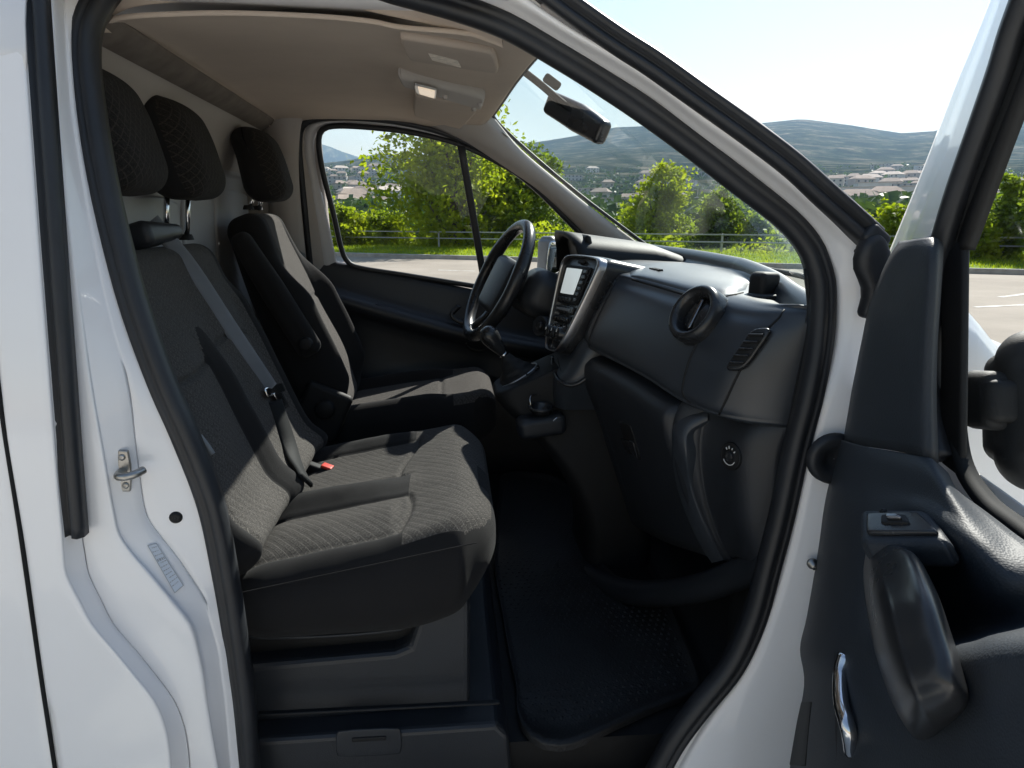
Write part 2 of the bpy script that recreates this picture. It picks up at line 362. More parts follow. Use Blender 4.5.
for e in ((0, 0, 1, .012), (0, .988, 1, 1), (0, 0, .05, 1), (.95, 0, 1, 1)):
    prs.append(([lerp4(q, a, b)+Vector((0, -.0007, 0)) for a, b in ((e[0], e[1]), (e[2], e[1]), (e[2], e[3]), (e[0], e[3]))], [(0, 1, 2, 3)]))
V, Fc = merge(prs); obj('sticker_print', V, Fc, 'grey_print', stick, smooth=False, thick=.0002)

# ---- far side of the cab (driver's door and window)
W0 = [(323, 173), (329, 197), (334, 217), (341, 248), (347, 261), (360, 268), (404, 275), (480, 287), (540, 297), (590, 303), (612, 280), (590, 238), (575, 223), (560, 210), (534, 184), (508, 168), (480, 153), (456, 143), (430, 136), (404, 131), (378, 128), (352, 126), (333, 126), (323, 129), (319, 136), (319, 150)]
def yl(z, off=0): return -ytum(z)-off
def PL(px, py, off):
    y = .9
    for _ in range(25):
        p = WY(px, py, y); y = yl(p.z, off)
    return p
gl0 = cr([PL(x, y, .10) for x, y in W0], 150, closed=True)
ddoor = None
# driver's door trim: world-space skin, ridge and pull modelled in its profile
def sillz(x): return 1.362-.215*(x+.42)
rows = []
for x in [-.75, -.62, -.5, -.4, -.3, -.2, -.1, 0, .1, .2, .3, .42, .55, .7, .85]:
    s = sillz(x); rz = s-.135-.03*math.sin((x+.3)*3)
    rows.append([Vector((x, .875, s-.02)), Vector((x, .868, s)), Vector((x, .845, s+.004)), Vector((x, .828, s-.006)), Vector((x, .818, s-.05)), Vector((x, .80, rz+.03)), Vector((x, .765, rz+.008)), Vector((x, .75, rz-.012)), Vector((x, .765, rz-.04)), Vector((x, .80, rz-.07)), Vector((x, .805, rz-.2)), Vector((x, .79, .85)), Vector((x, .80, .40))])
ddoor = sheet('driver_door', rows, 'dark_plastic', van, ku=3, kv=2, thick=.008)
sweep('window_seal', gl0, [(-.010, -.008), (-.011, .008), (-.003, .013), (.006, .010), (.010, 0), (.006, -.012)], 'rubber', ddoor, nrm=(0, -1, 0), closed=True)
cpt = sum(gl0, Vector())/len(gl0)
obj('window_glass', gl0+[cpt], [(i, (i+1) % 150, 150) for i in range(150)], 'side_glass', ddoor, smooth=False)
dv = [PL(461, 146, .105), PL(473, 215, .105), PL(486, 292, .105)]
sweep('divider_bar', cr(dv, 12), [(-.014, -.01), (-.014, .008), (-.008, .012), (.008, .012), (.014, .008), (.014, -.01)], 'rubber', ddoor)
# white window frame and its seals at the rear edge
fr_o = [(318, 300), (314, 268), (309, 220), (304, 172), (302, 148), (304, 131), (312, 123), (330, 120), (362, 120), (400, 124), (440, 133), (472, 146), (505, 165), (538, 190), (570, 222), (590, 242)]
fr_i = [(346, 300), (338, 268), (329, 226), (318, 176), (314, 150), (315, 136), (322, 127), (334, 123), (362, 123), (400, 127.5), (440, 136.5), (470, 148), (503, 166.5), (536, 191), (568, 223), (588, 243)]
rows = [[PL(*a, .085), PL(a[0]*.7+b[0]*.3, a[1]*.7+b[1]*.3, .10), PL(a[0]*.35+b[0]*.65, a[1]*.35+b[1]*.65, .102), PL(*b, .088)] for a, b in zip(fr_o, fr_i)]
sheet('window_frame', rows, 'pillar_frame' if 'pillar_frame' in M else 'white_paint', ddoor, ku=3, kv=4, thick=.006)
sweep('frame_seal', cr([PL(x-3, y-2, .11) for x, y in fr_o], 90), [(-.012, -.01), (-.012, .008), (0, .014), (.010, .008), (.010, -.01)], 'rubber', van)
# rear pillar trim of the far side and windscreen pillar trim
rows = [[PL(x0, y0, .12), PL((x0+x1)/2, (y0+y1)/2, .15), PL(x1, y1, .13)] for (x0, y0), (x1, y1) in zip([(262, 100), (264, 128), (268, 180), (272, 260), (278, 330)], [(306, 110), (300, 132), (299, 180), (306, 260), (314, 330)])]
sheet('rear_pillar_trim', rows, 'pillar_trim', van, ku=3, kv=4, thick=.006)
sheet('rear_side_trim', [[Vector((-.90, .835-.2*max(0, z-1.2)**1.2, z)), Vector((-.7, .835-.2*max(0, z-1.2)**1.2, z)), Vector((-.52, .84-.2*max(0, z-1.2)**1.2, z)), Vector((-.47, .87-.2*max(0, z-1.2)**1.2, z))] for z in (.4, .8, 1.1, 1.3, 1.5, 1.7, 1.92)], 'pillar_trim', van, ku=2, kv=3, thick=.01)
ap_t = [(470, 96), (492, 116), (520, 149), (560, 183), (600, 215), (650, 252)]
ap_b = [(430, 126), (462, 141), (500, 164), (540, 192), (572, 222), (592, 243)]
rows = [[PL(*a, .135), PL(a[0]*.75+b[0]*.25, a[1]*.75+b[1]*.25, .155), PL(a[0]*.3+b[0]*.7, a[1]*.3+b[1]*.7, .15), PL(*b, .115)] for a, b in zip(ap_t, ap_b)]
sheet('pillar_cover', rows, 'pillar_trim', van, ku=4, kv=5, thick=.006)
tube('sill_highlight', [PL(344, 266, .082), PL(365, 269.5, .082), PL(404, 276, .082), PL(445, 282.5, .082), PL(484, 289.5, .082)], .0045, 'pillar_frame', ddoor, nrm=(0, 0, 1))  # pale strip added in place of the sunlit gleam along the sill
# door furniture
ph = tube('pull_recess', [Vector((.03, .788, 1.20)), Vector((.0, .777, 1.165)), Vector((.04, .775, 1.135)), Vector((.13, .775, 1.135)), Vector((.17, .777, 1.165)), Vector((.14, .788, 1.195))], .009, 'gloss_plastic', ddoor)
rb('release_handle', (.085, .012, .018), .006, 'chrome', ddoor, loc=WY(475, 341, .775), rot=rotm(y=-8))
V, Fc = lathe(WY(478, 338, .80), (0, -1, 0), [(.062, 0), (.058, .012), (.05, .014), (.046, .004), (.001, .002)], 30); obj('handle_bowl', V, Fc, 'black_plastic', ddoor)
tube('trim_ridge', [Vector((x, .768+.004*k, sillz(x)-.127-.03*math.sin((x+.3)*3))) for k, x in enumerate((-.3, -.18, -.06, .06, .18))], .007, 'gloss_plastic', ddoor)
# outside skin of the far side, seen from other positions
rows = [[Vector((x, .95, .35)), Vector((x, .955, .8)), Vector((x, .95, 1.2)), Vector((x, .925, sillz(max(-.42, min(x, .8)))-.015))] for x in (-2.6, -1, -.4, .2, .8, 1.2)]
sheet('far_side_panel', rows, 'white_paint', van, ku=3, kv=2, thick=.01)
# ---- headliner, bulkhead, windscreen
plainq = None
def slab(name, q, thick, r, mat, parent=None, k=3, m=(4, 4, 1), bump=None, **kw):   # rounded slab over four corner points
    q = [Vector(p) for p in q]; e1 = ((q[1]-q[0])+(q[2]-q[3]))/2; e2 = ((q[3]-q[0])+(q[2]-q[1]))/2
    n = e1.cross(e2).normalized(); sx, sy = e1.length, e2.length
    V, Fc = rbox(sx, sy, 10, r, k, m); 
    # rounded rectangle outline with its own small edge radius
    V, Fc = rbox(sx, sy, thick, min(r, thick/2), k, m)
    out = []
    for p in V:
        x, y = p.x, p.y; ix = max(-(sx/2-r), min(sx/2-r, x)); iy = max(-(sy/2-r), min(sy/2-r, y)); dx, dy = x-ix, y-iy
        if abs(dx) > 1e-9 and abs(dy) > 1e-9:
            s = max(abs(dx), abs(dy))/math.hypot(dx, dy); x, y = ix+dx*s, iy+dy*s
        u, v = x/sx+.5, y/sy+.5
        out.append(lerp4(q, u, v)+n*(p.z+(bump(u, v) if bump else 0)))
    return obj(name, out, Fc, mat, parent, **kw)
HX = [(-.65, .197, 1.858), (-.58, .196, 1.868), (-.35, .19, 1.886), (0, .18, 1.898), (.35, .17, 1.90), (.55, .157, 1.893), (.66, .13, 1.875), (.75, .08, 1.84)]
rws = []
for y, hx, hz in HX:
    zt = {-.65: 1.888, -.58: 1.899, -.35: 1.912, 0: 1.918, .35: 1.915, .55: 1.905, .66: 1.894, .75: 1.868}[y]
    xr = -.575-.05*(y+.74)/1.45
    k = math.exp(-(y/.30)**2)                                # lamp console hangs lower in the middle
    rws.append([Vector((xr-.01, y, zt-.03)), Vector((xr, y, zt-.014)), Vector((xr+.05, y, zt-.004)), Vector((xr+.2, y, zt+.004)), Vector((-.22, y, zt+.002)), Vector((-.13, y, zt-.004-.010*k)),
                Vector((-.08, y, zt-.012-.012*k)), Vector((.02, y, zt-.018-.008*k)), Vector((.10, y, (zt+hz)/2-.012)), Vector((hx-.02, y, hz-.004)), Vector((hx, y, hz+.004)), Vector((hx+.004, y, hz+.02))])
hl = sheet('headliner', rws, 'headliner', van, ku=4, kv=6, thick=.008)
# light lip of the headliner along the near opening
lipi = [(112, 16), (135, 7), (180, 2), (260, -3), (320, 1), (389, 16), (440, 27), (488, 42), (503, 48)]
lipo = [(98, -2), (122, -20), (170, -36), (260, -42), (320, -34), (380, -18), (435, 0), (482, 17), (499, 26)]
sheet('headliner_lip', [[PS(*b, .115), PS((a[0]+b[0])/2, (a[1]+b[1])/2, .135), PS(a[0]*.85+b[0]*.15, a[1]*.85+b[1]*.15, .160), PS(*a, .17), PS(*a, .17)+Vector((0, .012, .02))] for a, b in zip(lipi, lipo)], 'headliner', van, ku=4, kv=4, thick=0)
rws = []
for y in (-.72, -.6, -.3, 0, .3, .6, .8):
    xr = -.575-.05*(y+.74)/1.45
    rws.append([Vector((xr+.012, y, 1.885)), Vector((xr-.005, y, 1.868)), Vector((xr-.035, y, 1.853)), Vector((xr-.05, y, 1.85))])
sheet('roof_seam', rws, 'seam_foam', van, ku=3, kv=4, thick=.006)
rws = []
for y in (-.745, -.6, -.3, 0, .3, .6, .84):
    xr = -.575-.05*(y+.74)/1.45
    rws.append([Vector((xr-.03, y, 1.86)), Vector((xr-.055, y, 1.84)), Vector((xr-.085, y, 1.78)), Vector((xr-.11, y, 1.70)), Vector((xr-.125, y, 1.685)), Vector((xr-.13, y, 1.66)), Vector((xr-.15, y, 1.5)), Vector((xr-.15, y, 1.0)), Vector((xr-.15, y, .5))])
bk = sheet('bulkhead', rws, None, van, ku=4, kv=4, thick=.01, mats=['bulkhead_panel', 'pillar_trim'], fmat=lambda c, n: 1 if c.z > 1.70 else 0)
for y0, y1, z0, z1 in ((-.45, -.02, 1.15, 1.60), (.04, .30, 1.15, 1.62), (.36, .74, 1.2, 1.64)):
    xb = -.575-.05*((y0+y1)/2+.74)/1.45-.148
    slab('pressed_panel', [Vector((xb, y0, z0)), Vector((xb, y1, z0)), Vector((xb+.016, y1, z1)), Vector((xb+.016, y0, z1))], .018, .05, 'bulkhead_panel', bk, k=4)
# windscreen
GB = [(-.80, .62, 1.43), (-.74, .74, 1.40), (-.5, .83, 1.385), (-.2, .89, 1.378), (.2, .89, 1.378), (.5, .85, 1.385), (.74, .78, 1.40), (.82, .70, 1.44)]
GT = [(-.72, .20, 1.84), (-.60, .205, 1.87), (-.4, .20, 1.892), (-.2, .195, 1.903), (.2, .187, 1.908), (.45, .172, 1.905), (.62, .15, 1.89), (.72, .11, 1.86)]
rws = []
for b, t in zip(GB, GT):
    B = Vector((b[1], b[0], b[2])); T = Vector((t[1], t[0], t[2])); rws.append([B.lerp(T, k)+Vector((.012, 0, .022))*math.sin(math.pi*k) for k in (0, .33, .66, 1)])
ws = sheet('windscreen', rws, 'screen_glass', van, ku=4, kv=4, thick=0)
edge = cr([WY(494, 103, .60), WY(492, 112, .64), WY(499, 124, .69), WY(530, 153, .75), WY(580, 195, .76), WY(650, 248, .76)], 40)
sweep('windscreen_seal', edge, circ(.007, 8), 'rubber', ws)
sweep('windscreen_header_seal', cr([Vector((x+.004, y, z+.004)) for y, x, z in HX[:6]], 40), circ(.006, 8), 'rubber', ws, nrm=(1, 0, 0))
V, Fc = lathe(WY(502, 134, .675)+Vector((.01, 0, .0)), (.55, -.2, .8), [(.001, .001), (.016, .001), (.016, 0)], 24); obj('windscreen_sticker', [Vector((v.x, v.y, v.z)) for v in V], Fc, 'belt_web', ws)
# rear-view mirror
a, b = WY(553, 103, .07), WY(608, 135, -.11); ax = (b-a).normalized(); zz = Vector((.25, -.2, 1)); zz = (zz-ax*zz.dot(ax)).normalized(); yy = zz.cross(ax)
Rm = Matrix((ax, yy, zz)).transposed()
mir = rb('rearview_mirror', ((b-a).length, .045, .075), .016, 'gloss_plastic', van, loc=(a+b)/2, rot=Rm, k=4, m=(6, 2, 3), f=lambda p: Vector((p.x, p.y+.010*(p.x/.1)**2*(-1), p.z*(1-.18*abs(p.x)/.12))))
tube('mirror_stalk', [WY(522, 70, .02), WY(540, 84, .01), WY(560, 101, -.0), WY(575, 112, -.02)], .010, 'rubber_matt', mir)
rb('rain_sensor', (.05, .04, .02), .008, 'rubber_matt', mir, loc=WY(552, 82, -.03), rot=rotm(y=34))
# sun visors, lamp console
HB = bvh(hl)
def hq(q, off, tree=None): return [hit(tree or HB, x, y, off)[0] for x, y in q]
vf = slab('sun_visor', hq([(414, 86), (481, 100), (461, 123), (414, 109)], .014), .022, .03, 'visor_cloth', hl, k=4)
vn = slab('sun_visor', hq([(398, 19), (496, 45), (500, 67), (408, 53)], .008), .018, .025, 'visor_cloth', hl, k=4)
slab('visor_label', hq([(428, 42.5), (458, 50), (461.5, 58.5), (432, 50.5)], .0185), .002, .003, 'label_paper', vn)
lc = slab('lamp_console', hq([(398, 64), (486, 87), (482, 101), (402, 74)], .014), .034, .028, 'pillar_trim', hl, k=4)
slab('lamp_bezel', hq([(414.5, 70), (437, 76), (436, 86), (416, 80)], .030), .006, .008, 'silver_trim', lc)
slab('lamp_lens', hq([(418, 72), (435, 76.5), (434.5, 84.5), (419.5, 79.5)], .033), .006, .006, 'lamp_lens', lc)
for px, py in ((445, 83), (473, 97), (479, 92)):
    h, n = hit(HB, px, py, .03); V, Fc = lathe(h, n, [(.001, .010), (.006, .010), (.007, .004), (.007, 0)], 14); obj('lamp_button', V, Fc, 'pillar_trim', lc)
rb('visor_clip', (.02, .02, .012), .004, 'black_plastic', hl, loc=hit(HB, 475, 103, .012)[0])

# ------------------------------------------------------------------ seats
def sm(a, b, x):
    t = max(0., min(1., (x-a)/(b-a))) if b != a else 0.
    return t*t*(3-2*t)
def bell(x, c, w): return math.exp(-((x-c)/w)**2)
def pl_rect(x, a, b, s=.012): return sm(a-s, a+s, x)*(1-sm(b-s, b+s, x))
# bench cushion
bx0, bx1, by0, by1 = -.45, .085, -.785, -.03
def benchf(p):
    u = (p.x+(bx1-bx0)/2)/(bx1-bx0); y = p.y+(by0+by1)/2; x = bx0+u*(bx1-bx0); tz = (p.z+.1)/.2
    zb = .728+.085*max(0, (u-.6)/.4)**1.8; zt = .875+.100*u
    h = 0
    side = sm(-.70, -.765, y)*.020
    rg = bell(y, -.46, .052)*.032*(1-sm(-.30, -.03, x)); rl = bell(y, -.085, .055)*.028*(1-sm(-.22, .02, x))
    h += side*(1-sm(-.05, .05, x)*.6)+rg+rl
    pad = pl_rect(y, -.715, -.53)+pl_rect(y, -.40, -.15)
    h += .012*(math.sin(math.pi*max(0, min(1, (y+.715)/.185))) if -.715 < y < -.53 else 0)*(1-sm(-.14, -.11, x))
    h -= .009*bell(x, -.115+.02*math.cos((y+.6)*14), .0055)*min(1, pad)                    # cross seam
    for yy in (-.715, -.53, -.40, -.15): h -= .006*bell(y, yy, .006)*(1-sm(-.12, -.10, x))
    h += .014*bell(x, -.01, .08); h -= .012*sm(-.70, -.79, y)
    h += .0022*noise.noise(Vector((x*9, y*9, 1)))+.0012*noise.noise(Vector((x*30, y*30, 4)))
    z = zb+(zt+h*sm(.5, 1, tz)-zb)*tz
    bul = .012*math.sin(math.pi*min(1, max(0, tz)))
    yy = y+bul*(-1 if p.y < 0 else 1)*sm((by1-by0)/2-.12, (by1-by0)/2-.01, abs(p.y))
    # front corners rounded in plan
    c = sm(.25, .5, abs(p.y)/(by1-by0))*sm(.75, 1, u); x -= .045*c*c
    return Vector((x, yy-(by0+by1)/2*0, z))
V, Fc = rbox(bx1-bx0, by1-by0, .2, .085, 10, (76, 100, 4), benchf)
def fm_c(c, n):
    if n.z < .55: return 1
    if c.x > -.105 and c.x < .055: return 0 if c.y > -.755 else 1
    return 0 if (-.715 < c.y < -.53 or -.40 < c.y < -.15) else 1
bench = obj('passenger_bench', V, Fc, None, van, mats=['cushion_cloth', 'bolster_cloth'], fmat=fm_c)
# stitched piping along the top of the near side
pts = [Vector((x, by0-.010+.002, .875+.1*((x-bx0)/(bx1-bx0))-.018+.03*0)) for x in (-.43, -.3, -.2, -.1, 0, .04)]
tube('piping', pts, .0012, 'bolster_cloth', bench)
def back(name, parent, base, ang, W, H, T, yc, front, fm, r=.05, k=6, m=(4, 110, 120), wfun=None, sidef=None):
    upv = Vector((-math.sin(R(ang)), 0, math.cos(R(ang)))); nv = Vector((math.cos(R(ang)), 0, math.sin(R(ang))))
    def f(p):
        t = (p.z+H/2)/H; y = p.y; tx = (p.x+T/2)/T
        w = wfun(t) if wfun else 1
        fr = front(t, y)*sm(.3, 1, tx)
        q = Vector(base)+upv*(t*H)+nv*(p.x-T/2+fr); q.y = yc+y*w
        return q
    V, Fc = rbox(T, W, H, r, k, m, f)
    return obj(name, V, Fc, None, parent, mats=['back_cloth', 'bolster_cloth'], fmat=lambda c, n: fm(c, n, ((c-Vector(base)).dot(upv))/H, c.y-yc, n.dot(nv)))
BB = Vector((-.395, 0, .88)); BYC = -.405
def bfront(t, y):
    Y_ = y+BYC; low = 1-sm(.45, .80, t)
    h = .030*bell(Y_, -.435, .045)*low+.026*(sm(-.13, -.06, Y_))*(1-sm(.7, .85, t))+.02*sm(-.72, -.76, Y_)*low
    h += .030*bell(t, .06, .07)                              # lumbar roll
    h -= .012*bell(t, .60-.03*math.cos((Y_+.6)*10), .009)*(pl_rect(Y_, -.72, -.49)+pl_rect(Y_, -.385, -.14))
    for yy in (-.72, -.486, -.394, -.14): h -= .005*bell(Y_, yy, .006)*low
    h += .026*math.sin(math.pi*t)*bell(Y_, -.6, .12)+.022*math.sin(math.pi*t)*bell(Y_, -.26, .11)
    h += .003*noise.noise(Vector((t*6, Y_*9, 2)))
    return h
def bfm(c, n, t, y, nf):
    Y_ = y+BYC
    if nf < .45: return 1
    if t > .70-.10*((Y_+.44)/.046)**2 or t > .70: return 0 if (Y_ < -.09 and (Y_ > -.72 or t > .7)) else (1 if Y_ > -.14 or Y_ < -.72 else 0)
    return 0 if (-.72 < Y_ < -.486 or -.394 < Y_ < -.14) else 1
bb = back('backrest', bench, BB, 22, .75, .665, .13, BYC, bfront, bfm)
def headrest(parent, c, w=.25, tilt=-6, dark=False, ym=1):
    def f(p):
        t = p.z/.115; x = p.x+.018*(1-(p.y/(w/2))**2)*(1 if p.x > 0 else .3)-.020*max(0, t)**2+.012*(1 if p.x > 0 else 0)*(-t)
        return Vector((x-.004*t, p.y*(1-.13*max(0, t)**2-.10*max(0, -t)**2), p.z))
    V, Fc = rbox(.118, w, .235, .056, 9, (2, 10, 8), f); Rm = rotm(y=tilt)
    o = obj('headrest', [Rm @ v+Vector(c) for v in V], Fc, None, parent, mats=['head_cloth', 'bolster_cloth'], fmat=lambda cc, n: 0 if n.x > .30 else 1)
    return o
def post(parent, a, b):
    V, Fc = cyl(a, b, .0065, n=14); o = obj('headrest_post', V, Fc, 'chrome', parent)
    V, Fc = lathe(Vector(b), (0, 0, 1), [(.001, .014), (.013, .014), (.016, .008), (.018, 0)], 18); obj('post_collar', V, Fc, 'black_plastic', parent); return o
for yc, dx in ((-.585, -.052), (-.20, -.058)):
    headrest(bench, (-.588+dx, yc, 1.705), w=.245)
    for s in (-.06, .075 if yc > -.4 else .06): post(bench, (-.597+dx, yc+s, 1.62), (-.672, yc+s, 1.492))
# belt on the middle seat
rb('belt_outlet', (.085, .20, .046), .018, 'dark_plastic', bench, loc=WY(150, 236, -.335), rot=rotm(y=-18, z=0), k=5, m=(2, 4, 1), f=lambda p: Vector((p.x, p.y, p.z*(1-.25*(p.y/.1)))))
SB = bvh(bench, bb)
bp_ = [WY(148, 229, -.31)+Vector((.01, 0, .02))]+[hit(SB, x, y, .009)[0] for x, y in ((170, 240), (181, 258), (196, 282), (211, 304), (226, 328), (241, 350), (256, 372), (268, 390))]
bp_ = [bp_[0]]+[(a+b*2+c)/4 for a, b, c in zip(bp_, bp_[1:], bp_[2:])]+[bp_[-1]]
flat = [(-.020, -.0009), (-.020, .0009), (-.01, .0012), (0, .0014), (.01, .0012), (.020, .0009), (.020, -.0009)]
belt = sweep('seat_belt', cr(bp_, 50), flat, 'belt_web', bench, nrm=(.8, -.75, .30))
e = bp_[-1]
slab('belt_tongue', [hit(SB, x, y, .013)[0] for x, y in ((259, 390), (277, 384), (281, 393), (263, 399))], .006, .006, 'chrome', belt)
slab('tongue_blade', [hit(SB, x, y, .014)[0] for x, y in ((268, 395), (277, 391), (284, 409), (277, 412))], .004, .003, 'chrome', belt)
bstalk = sweep('buckle_sleeve', cr([hit(SB, x, y, .008)[0] for x, y in ((271, 402), (279, 425), (287, 448), (294, 466), (303, 482))], 24), [(-.022, -.005), (-.024, 0), (-.018, .006), (.018, .006), (.024, 0), (.022, -.005)], 'rubber_matt', bench, nrm=(.8, -.6, .3))
bk0 = hit(SB, 322, 470, .012)[0]
rb('belt_buckle', (.085, .03, .028), .008, 'black_plastic', bench, loc=bk0+Vector((-.02, .012, -.012)), rot=rotm(y=18, z=-12))
rb('buckle_button', (.030, .026, .008), .003, 'red_button', bench, loc=bk0+Vector((.016, .004, -.004)), rot=rotm(y=18, z=-12))
q = WY(205, 445, -.74)
tube('belt_anchor', [q+Vector((-.008, 0, .018)), q+Vector((.003, 0, 0)), q+Vector((.012, 0, -.018))], .005, 'gray_housing', bench)
# bench pedestal with its open tray
def extrude(name, poly, y0, y1, mat, parent, bevel=.008):
    n = len(poly); V = [Vector((x, y0, z)) for x, z in poly]+[Vector((x, y1, z)) for x, z in poly]
    Fc = [tuple(range(n)), tuple(range(n, 2*n))[::-1]]+[(i, n+i, n+(i+1) % n, (i+1) % n) for i in range(n)]
    return obj(name, V, Fc, mat, parent, smooth=False, bevel=bevel)
pd = extrude('bench_pedestal', [(-.44, .535), (.022, .55), (.026, .80), (-.075, .80), (-.085, .745), (-.10, .70), (-.13, .688), (-.44, .675)], -.745, -.06, 'dark_plastic', bench, bevel=.014)
tube('seat_bar', [Vector((-.42, -.735, .745)), Vector((-.395, -.735, .732)), Vector((-.25, -.735, .728)), Vector((-.12, -.735, .735)), Vector((-.095, -.735, .75))], .0035, 'dark_plastic', bench)
rb('pedestal_back', (.4, .6, .2), .01, 'black_plastic', bench, loc=(-.25, -.40, .70))
# driver's seat
dx0, dx1, dy0, dy1 = -.40, .145, .185, .675
def dcf(p):
    u = (p.x+(dx1-dx0)/2)/(dx1-dx0); y = p.y; x = dx0+u*(dx1-dx0); tz = (p.z+.09)/.18; w = abs(y)/.245
    zb = .79+.03*max(0, (u-.6)/.4)**1.5; zt = .905+.075*u
    h = .034*sm(.66, .80, w)*(1-sm(.55, .85, u)*.8)-.008*bell(w, .66, .03)*(1-sm(.6, .75, u))+.008*bell(u, .84, .1)
    h -= .008*bell(u, .655, .012)*(1-sm(.6, .7, w))
    h += .002*noise.noise(Vector((x*9, y*9, 7)))
    c = sm(.6, 1, w)*sm(.72, 1, u); x -= .05*c*c
    return Vector((x, y+(dy0+dy1)/2, zb+(zt+h*sm(.5, 1, tz)-zb)*tz))
V, Fc = rbox(dx1-dx0, dy1-dy0, .18, .058, 6, (64, 64, 4), dcf)
dyc = (dy0+dy1)/2
dseat = obj('driver_seat', V, Fc, None, van, mats=['cushion_cloth', 'bolster_cloth'], fmat=lambda c, n: 0 if (n.z > .5 and (abs(c.y-dyc) < .165 or c.x > .0)) else 1)
DB = Vector((-.345, 0, .90))
def dfront(t, y):
    w = abs(y)/.24
    h = .062*sm(.60, .86, w)*sm(.02, .2, t)*(1-sm(.55, .80, t))-.008*bell(w, .60, .035)*(1-sm(.85, .95, t))
    h -= .007*bell(t, .56, .010)*(1-sm(.55, .65, w)); h += .020*bell(t, .28, .16)*(1-w*w)
    return h+.002*noise.noise(Vector((t*6, y*9, 5)))
def dw_(t): return 1.0+.06*math.sin(math.pi*min(1, t/.7))-.36*sm(.62, .98, t)
db = back('backrest', dseat, DB, 20.5, .47, .72, .125, .425, dfront, lambda c, n, t, y, nf: 0 if nf > .5 and abs(y)/dw_(t) < .142 else 1, wfun=dw_, m=(4, 56, 80))
headrest(dseat, (-.612, .43, 1.712), w=.21)
for s in (-.055, .055): post(dseat, (-.625, .43+s, 1.62), (-.648, .43+s, 1.572))
# fold-up armrest
a, b = WY(243, 243, .15), WY(308, 346, .15); ax = (a-b).normalized(); yy = Vector((0, 1, 0)); nn = ax.cross(yy).normalized()
Rm = Matrix((ax, yy, nn)).transposed(); Ln = (a-b).length+.06
ar = rb('armrest', (Ln, .06, .078), .028, 'bolster_cloth', dseat, loc=(a+b)/2, rot=Rm, k=6, m=(10, 2, 2), f=lambda p: Vector((p.x, p.y, p.z*(1-.22*sm(0, Ln/2, p.x)))))
V, Fc = lathe(b+Vector((.0, -.036, .012)), (0, -1, 0), [(.001, .006), (.016, .006), (.021, .003), (.022, -.01)], 24); obj('armrest_pivot', V, Fc, 'black_plastic', ar)
rec = rb('recliner_cover', (.15, .035, .17), .03, 'black_plastic', dseat, loc=WY(322, 412, .165), rot=rotm(y=25), k=5)
V, Fc = lathe(WY(325, 409, .145), (0, -1, 0), [(.001, .018), (.024, .018), (.030, .014), (.033, -.01)], 26); obj('recliner_knob', V, Fc, 'black_plastic', dseat)
rb('seat_plinth', (.46, .42, .28), .02, 'black_plastic', dseat, loc=(-.15, .43, .66))
# driver's belt hanging on the far pillar
sweep('hanging_belt', cr([WY(288, 150, .74), WY(290, 190, .75), WY(296, 235, .77), WY(305, 290, .78)], 16), [(-.024, -.001), (-.024, .001), (.024, .001), (.024, -.001)], 'belt_web', van, nrm=(.5, -.9, 0))
rb('belt_guide', (.03, .02, .06), .008, 'black_plastic', van, loc=WY(289, 172, .74))
# ------------------------------------------------------------------ cab floor
fl = extrude('cab_floor', [(-.75, .30), (1.0, .30), (1.0, .47), (.1, .478), (.1, .478), (-.75, .478)], -.77, .84, 'black_plastic', van, bevel=0)
stp = extrude('seat_step', [(-.60, .36), (.095, .36), (.105, .42), (.098, .52), (.075, .548), (-.60, .545)], -.80, -.05, 'dark_plastic', fl, bevel=.012)
slab('step_hatch', [WY(336, 757, -.802), WY(402, 754, -.802), WY(401, 727, -.802), WY(336, 730, -.802)], .006, .012, 'dark_plastic', stp, k=4)
slab('hatch_grip', [WY(352, 742, -.806), WY(386, 740, -.806), WY(386, 736, -.806), WY(352, 738, -.806)], .004, .002, 'black_plastic', stp)
slab('step_lip', [WY(258, 716, -.803), WY(500, 704, -.803), WY(500, 700, -.79), WY(258, 712, -.79)], .006, .003, 'black_plastic', stp)
extrude('entry_step', [(-.6, .24), (.72, .24), (.72, .385), (-.6, .385)], -.93, -.765, 'dark_plastic', fl, bevel=.01)
tb = sheet('toe_board', [[Vector((.60, y, .47)), Vector((.70, y, .52)), Vector((.80, y, .70)), Vector((.88, y, .95)), Vector((.92, y, 1.2))] for y in (-.80, -.4, 0, .4, .84)], 'black_plastic', van, thick=.01)
tube('wheel_arch_ridge', [WY(585, 575, -.05), WY(630, 592, -.28), WY(690, 590, -.48), WY(745, 572, -.66), WY(775, 560, -.76)], .035, 'dark_plastic', fl, n=14)
rb('wheel_arch', (.30, .34, .30), .09, 'black_plastic', fl, loc=(.80, -.66, .60), k=5)
sheet('kick_panel', [[Vector((x, -.81, z)), Vector((x+.01, -.79, z)), Vector((x+.05, -.785, z)), Vector((.95, -.78, z))] for x, z in ((.36, .34), (.42, .44), (.50, .58), (.555, .72), (.60, .90), (.622, 1.1), (.638, 1.25), (.648, 1.36), (.63, 1.46))], 'black_plastic', van, thick=.01)
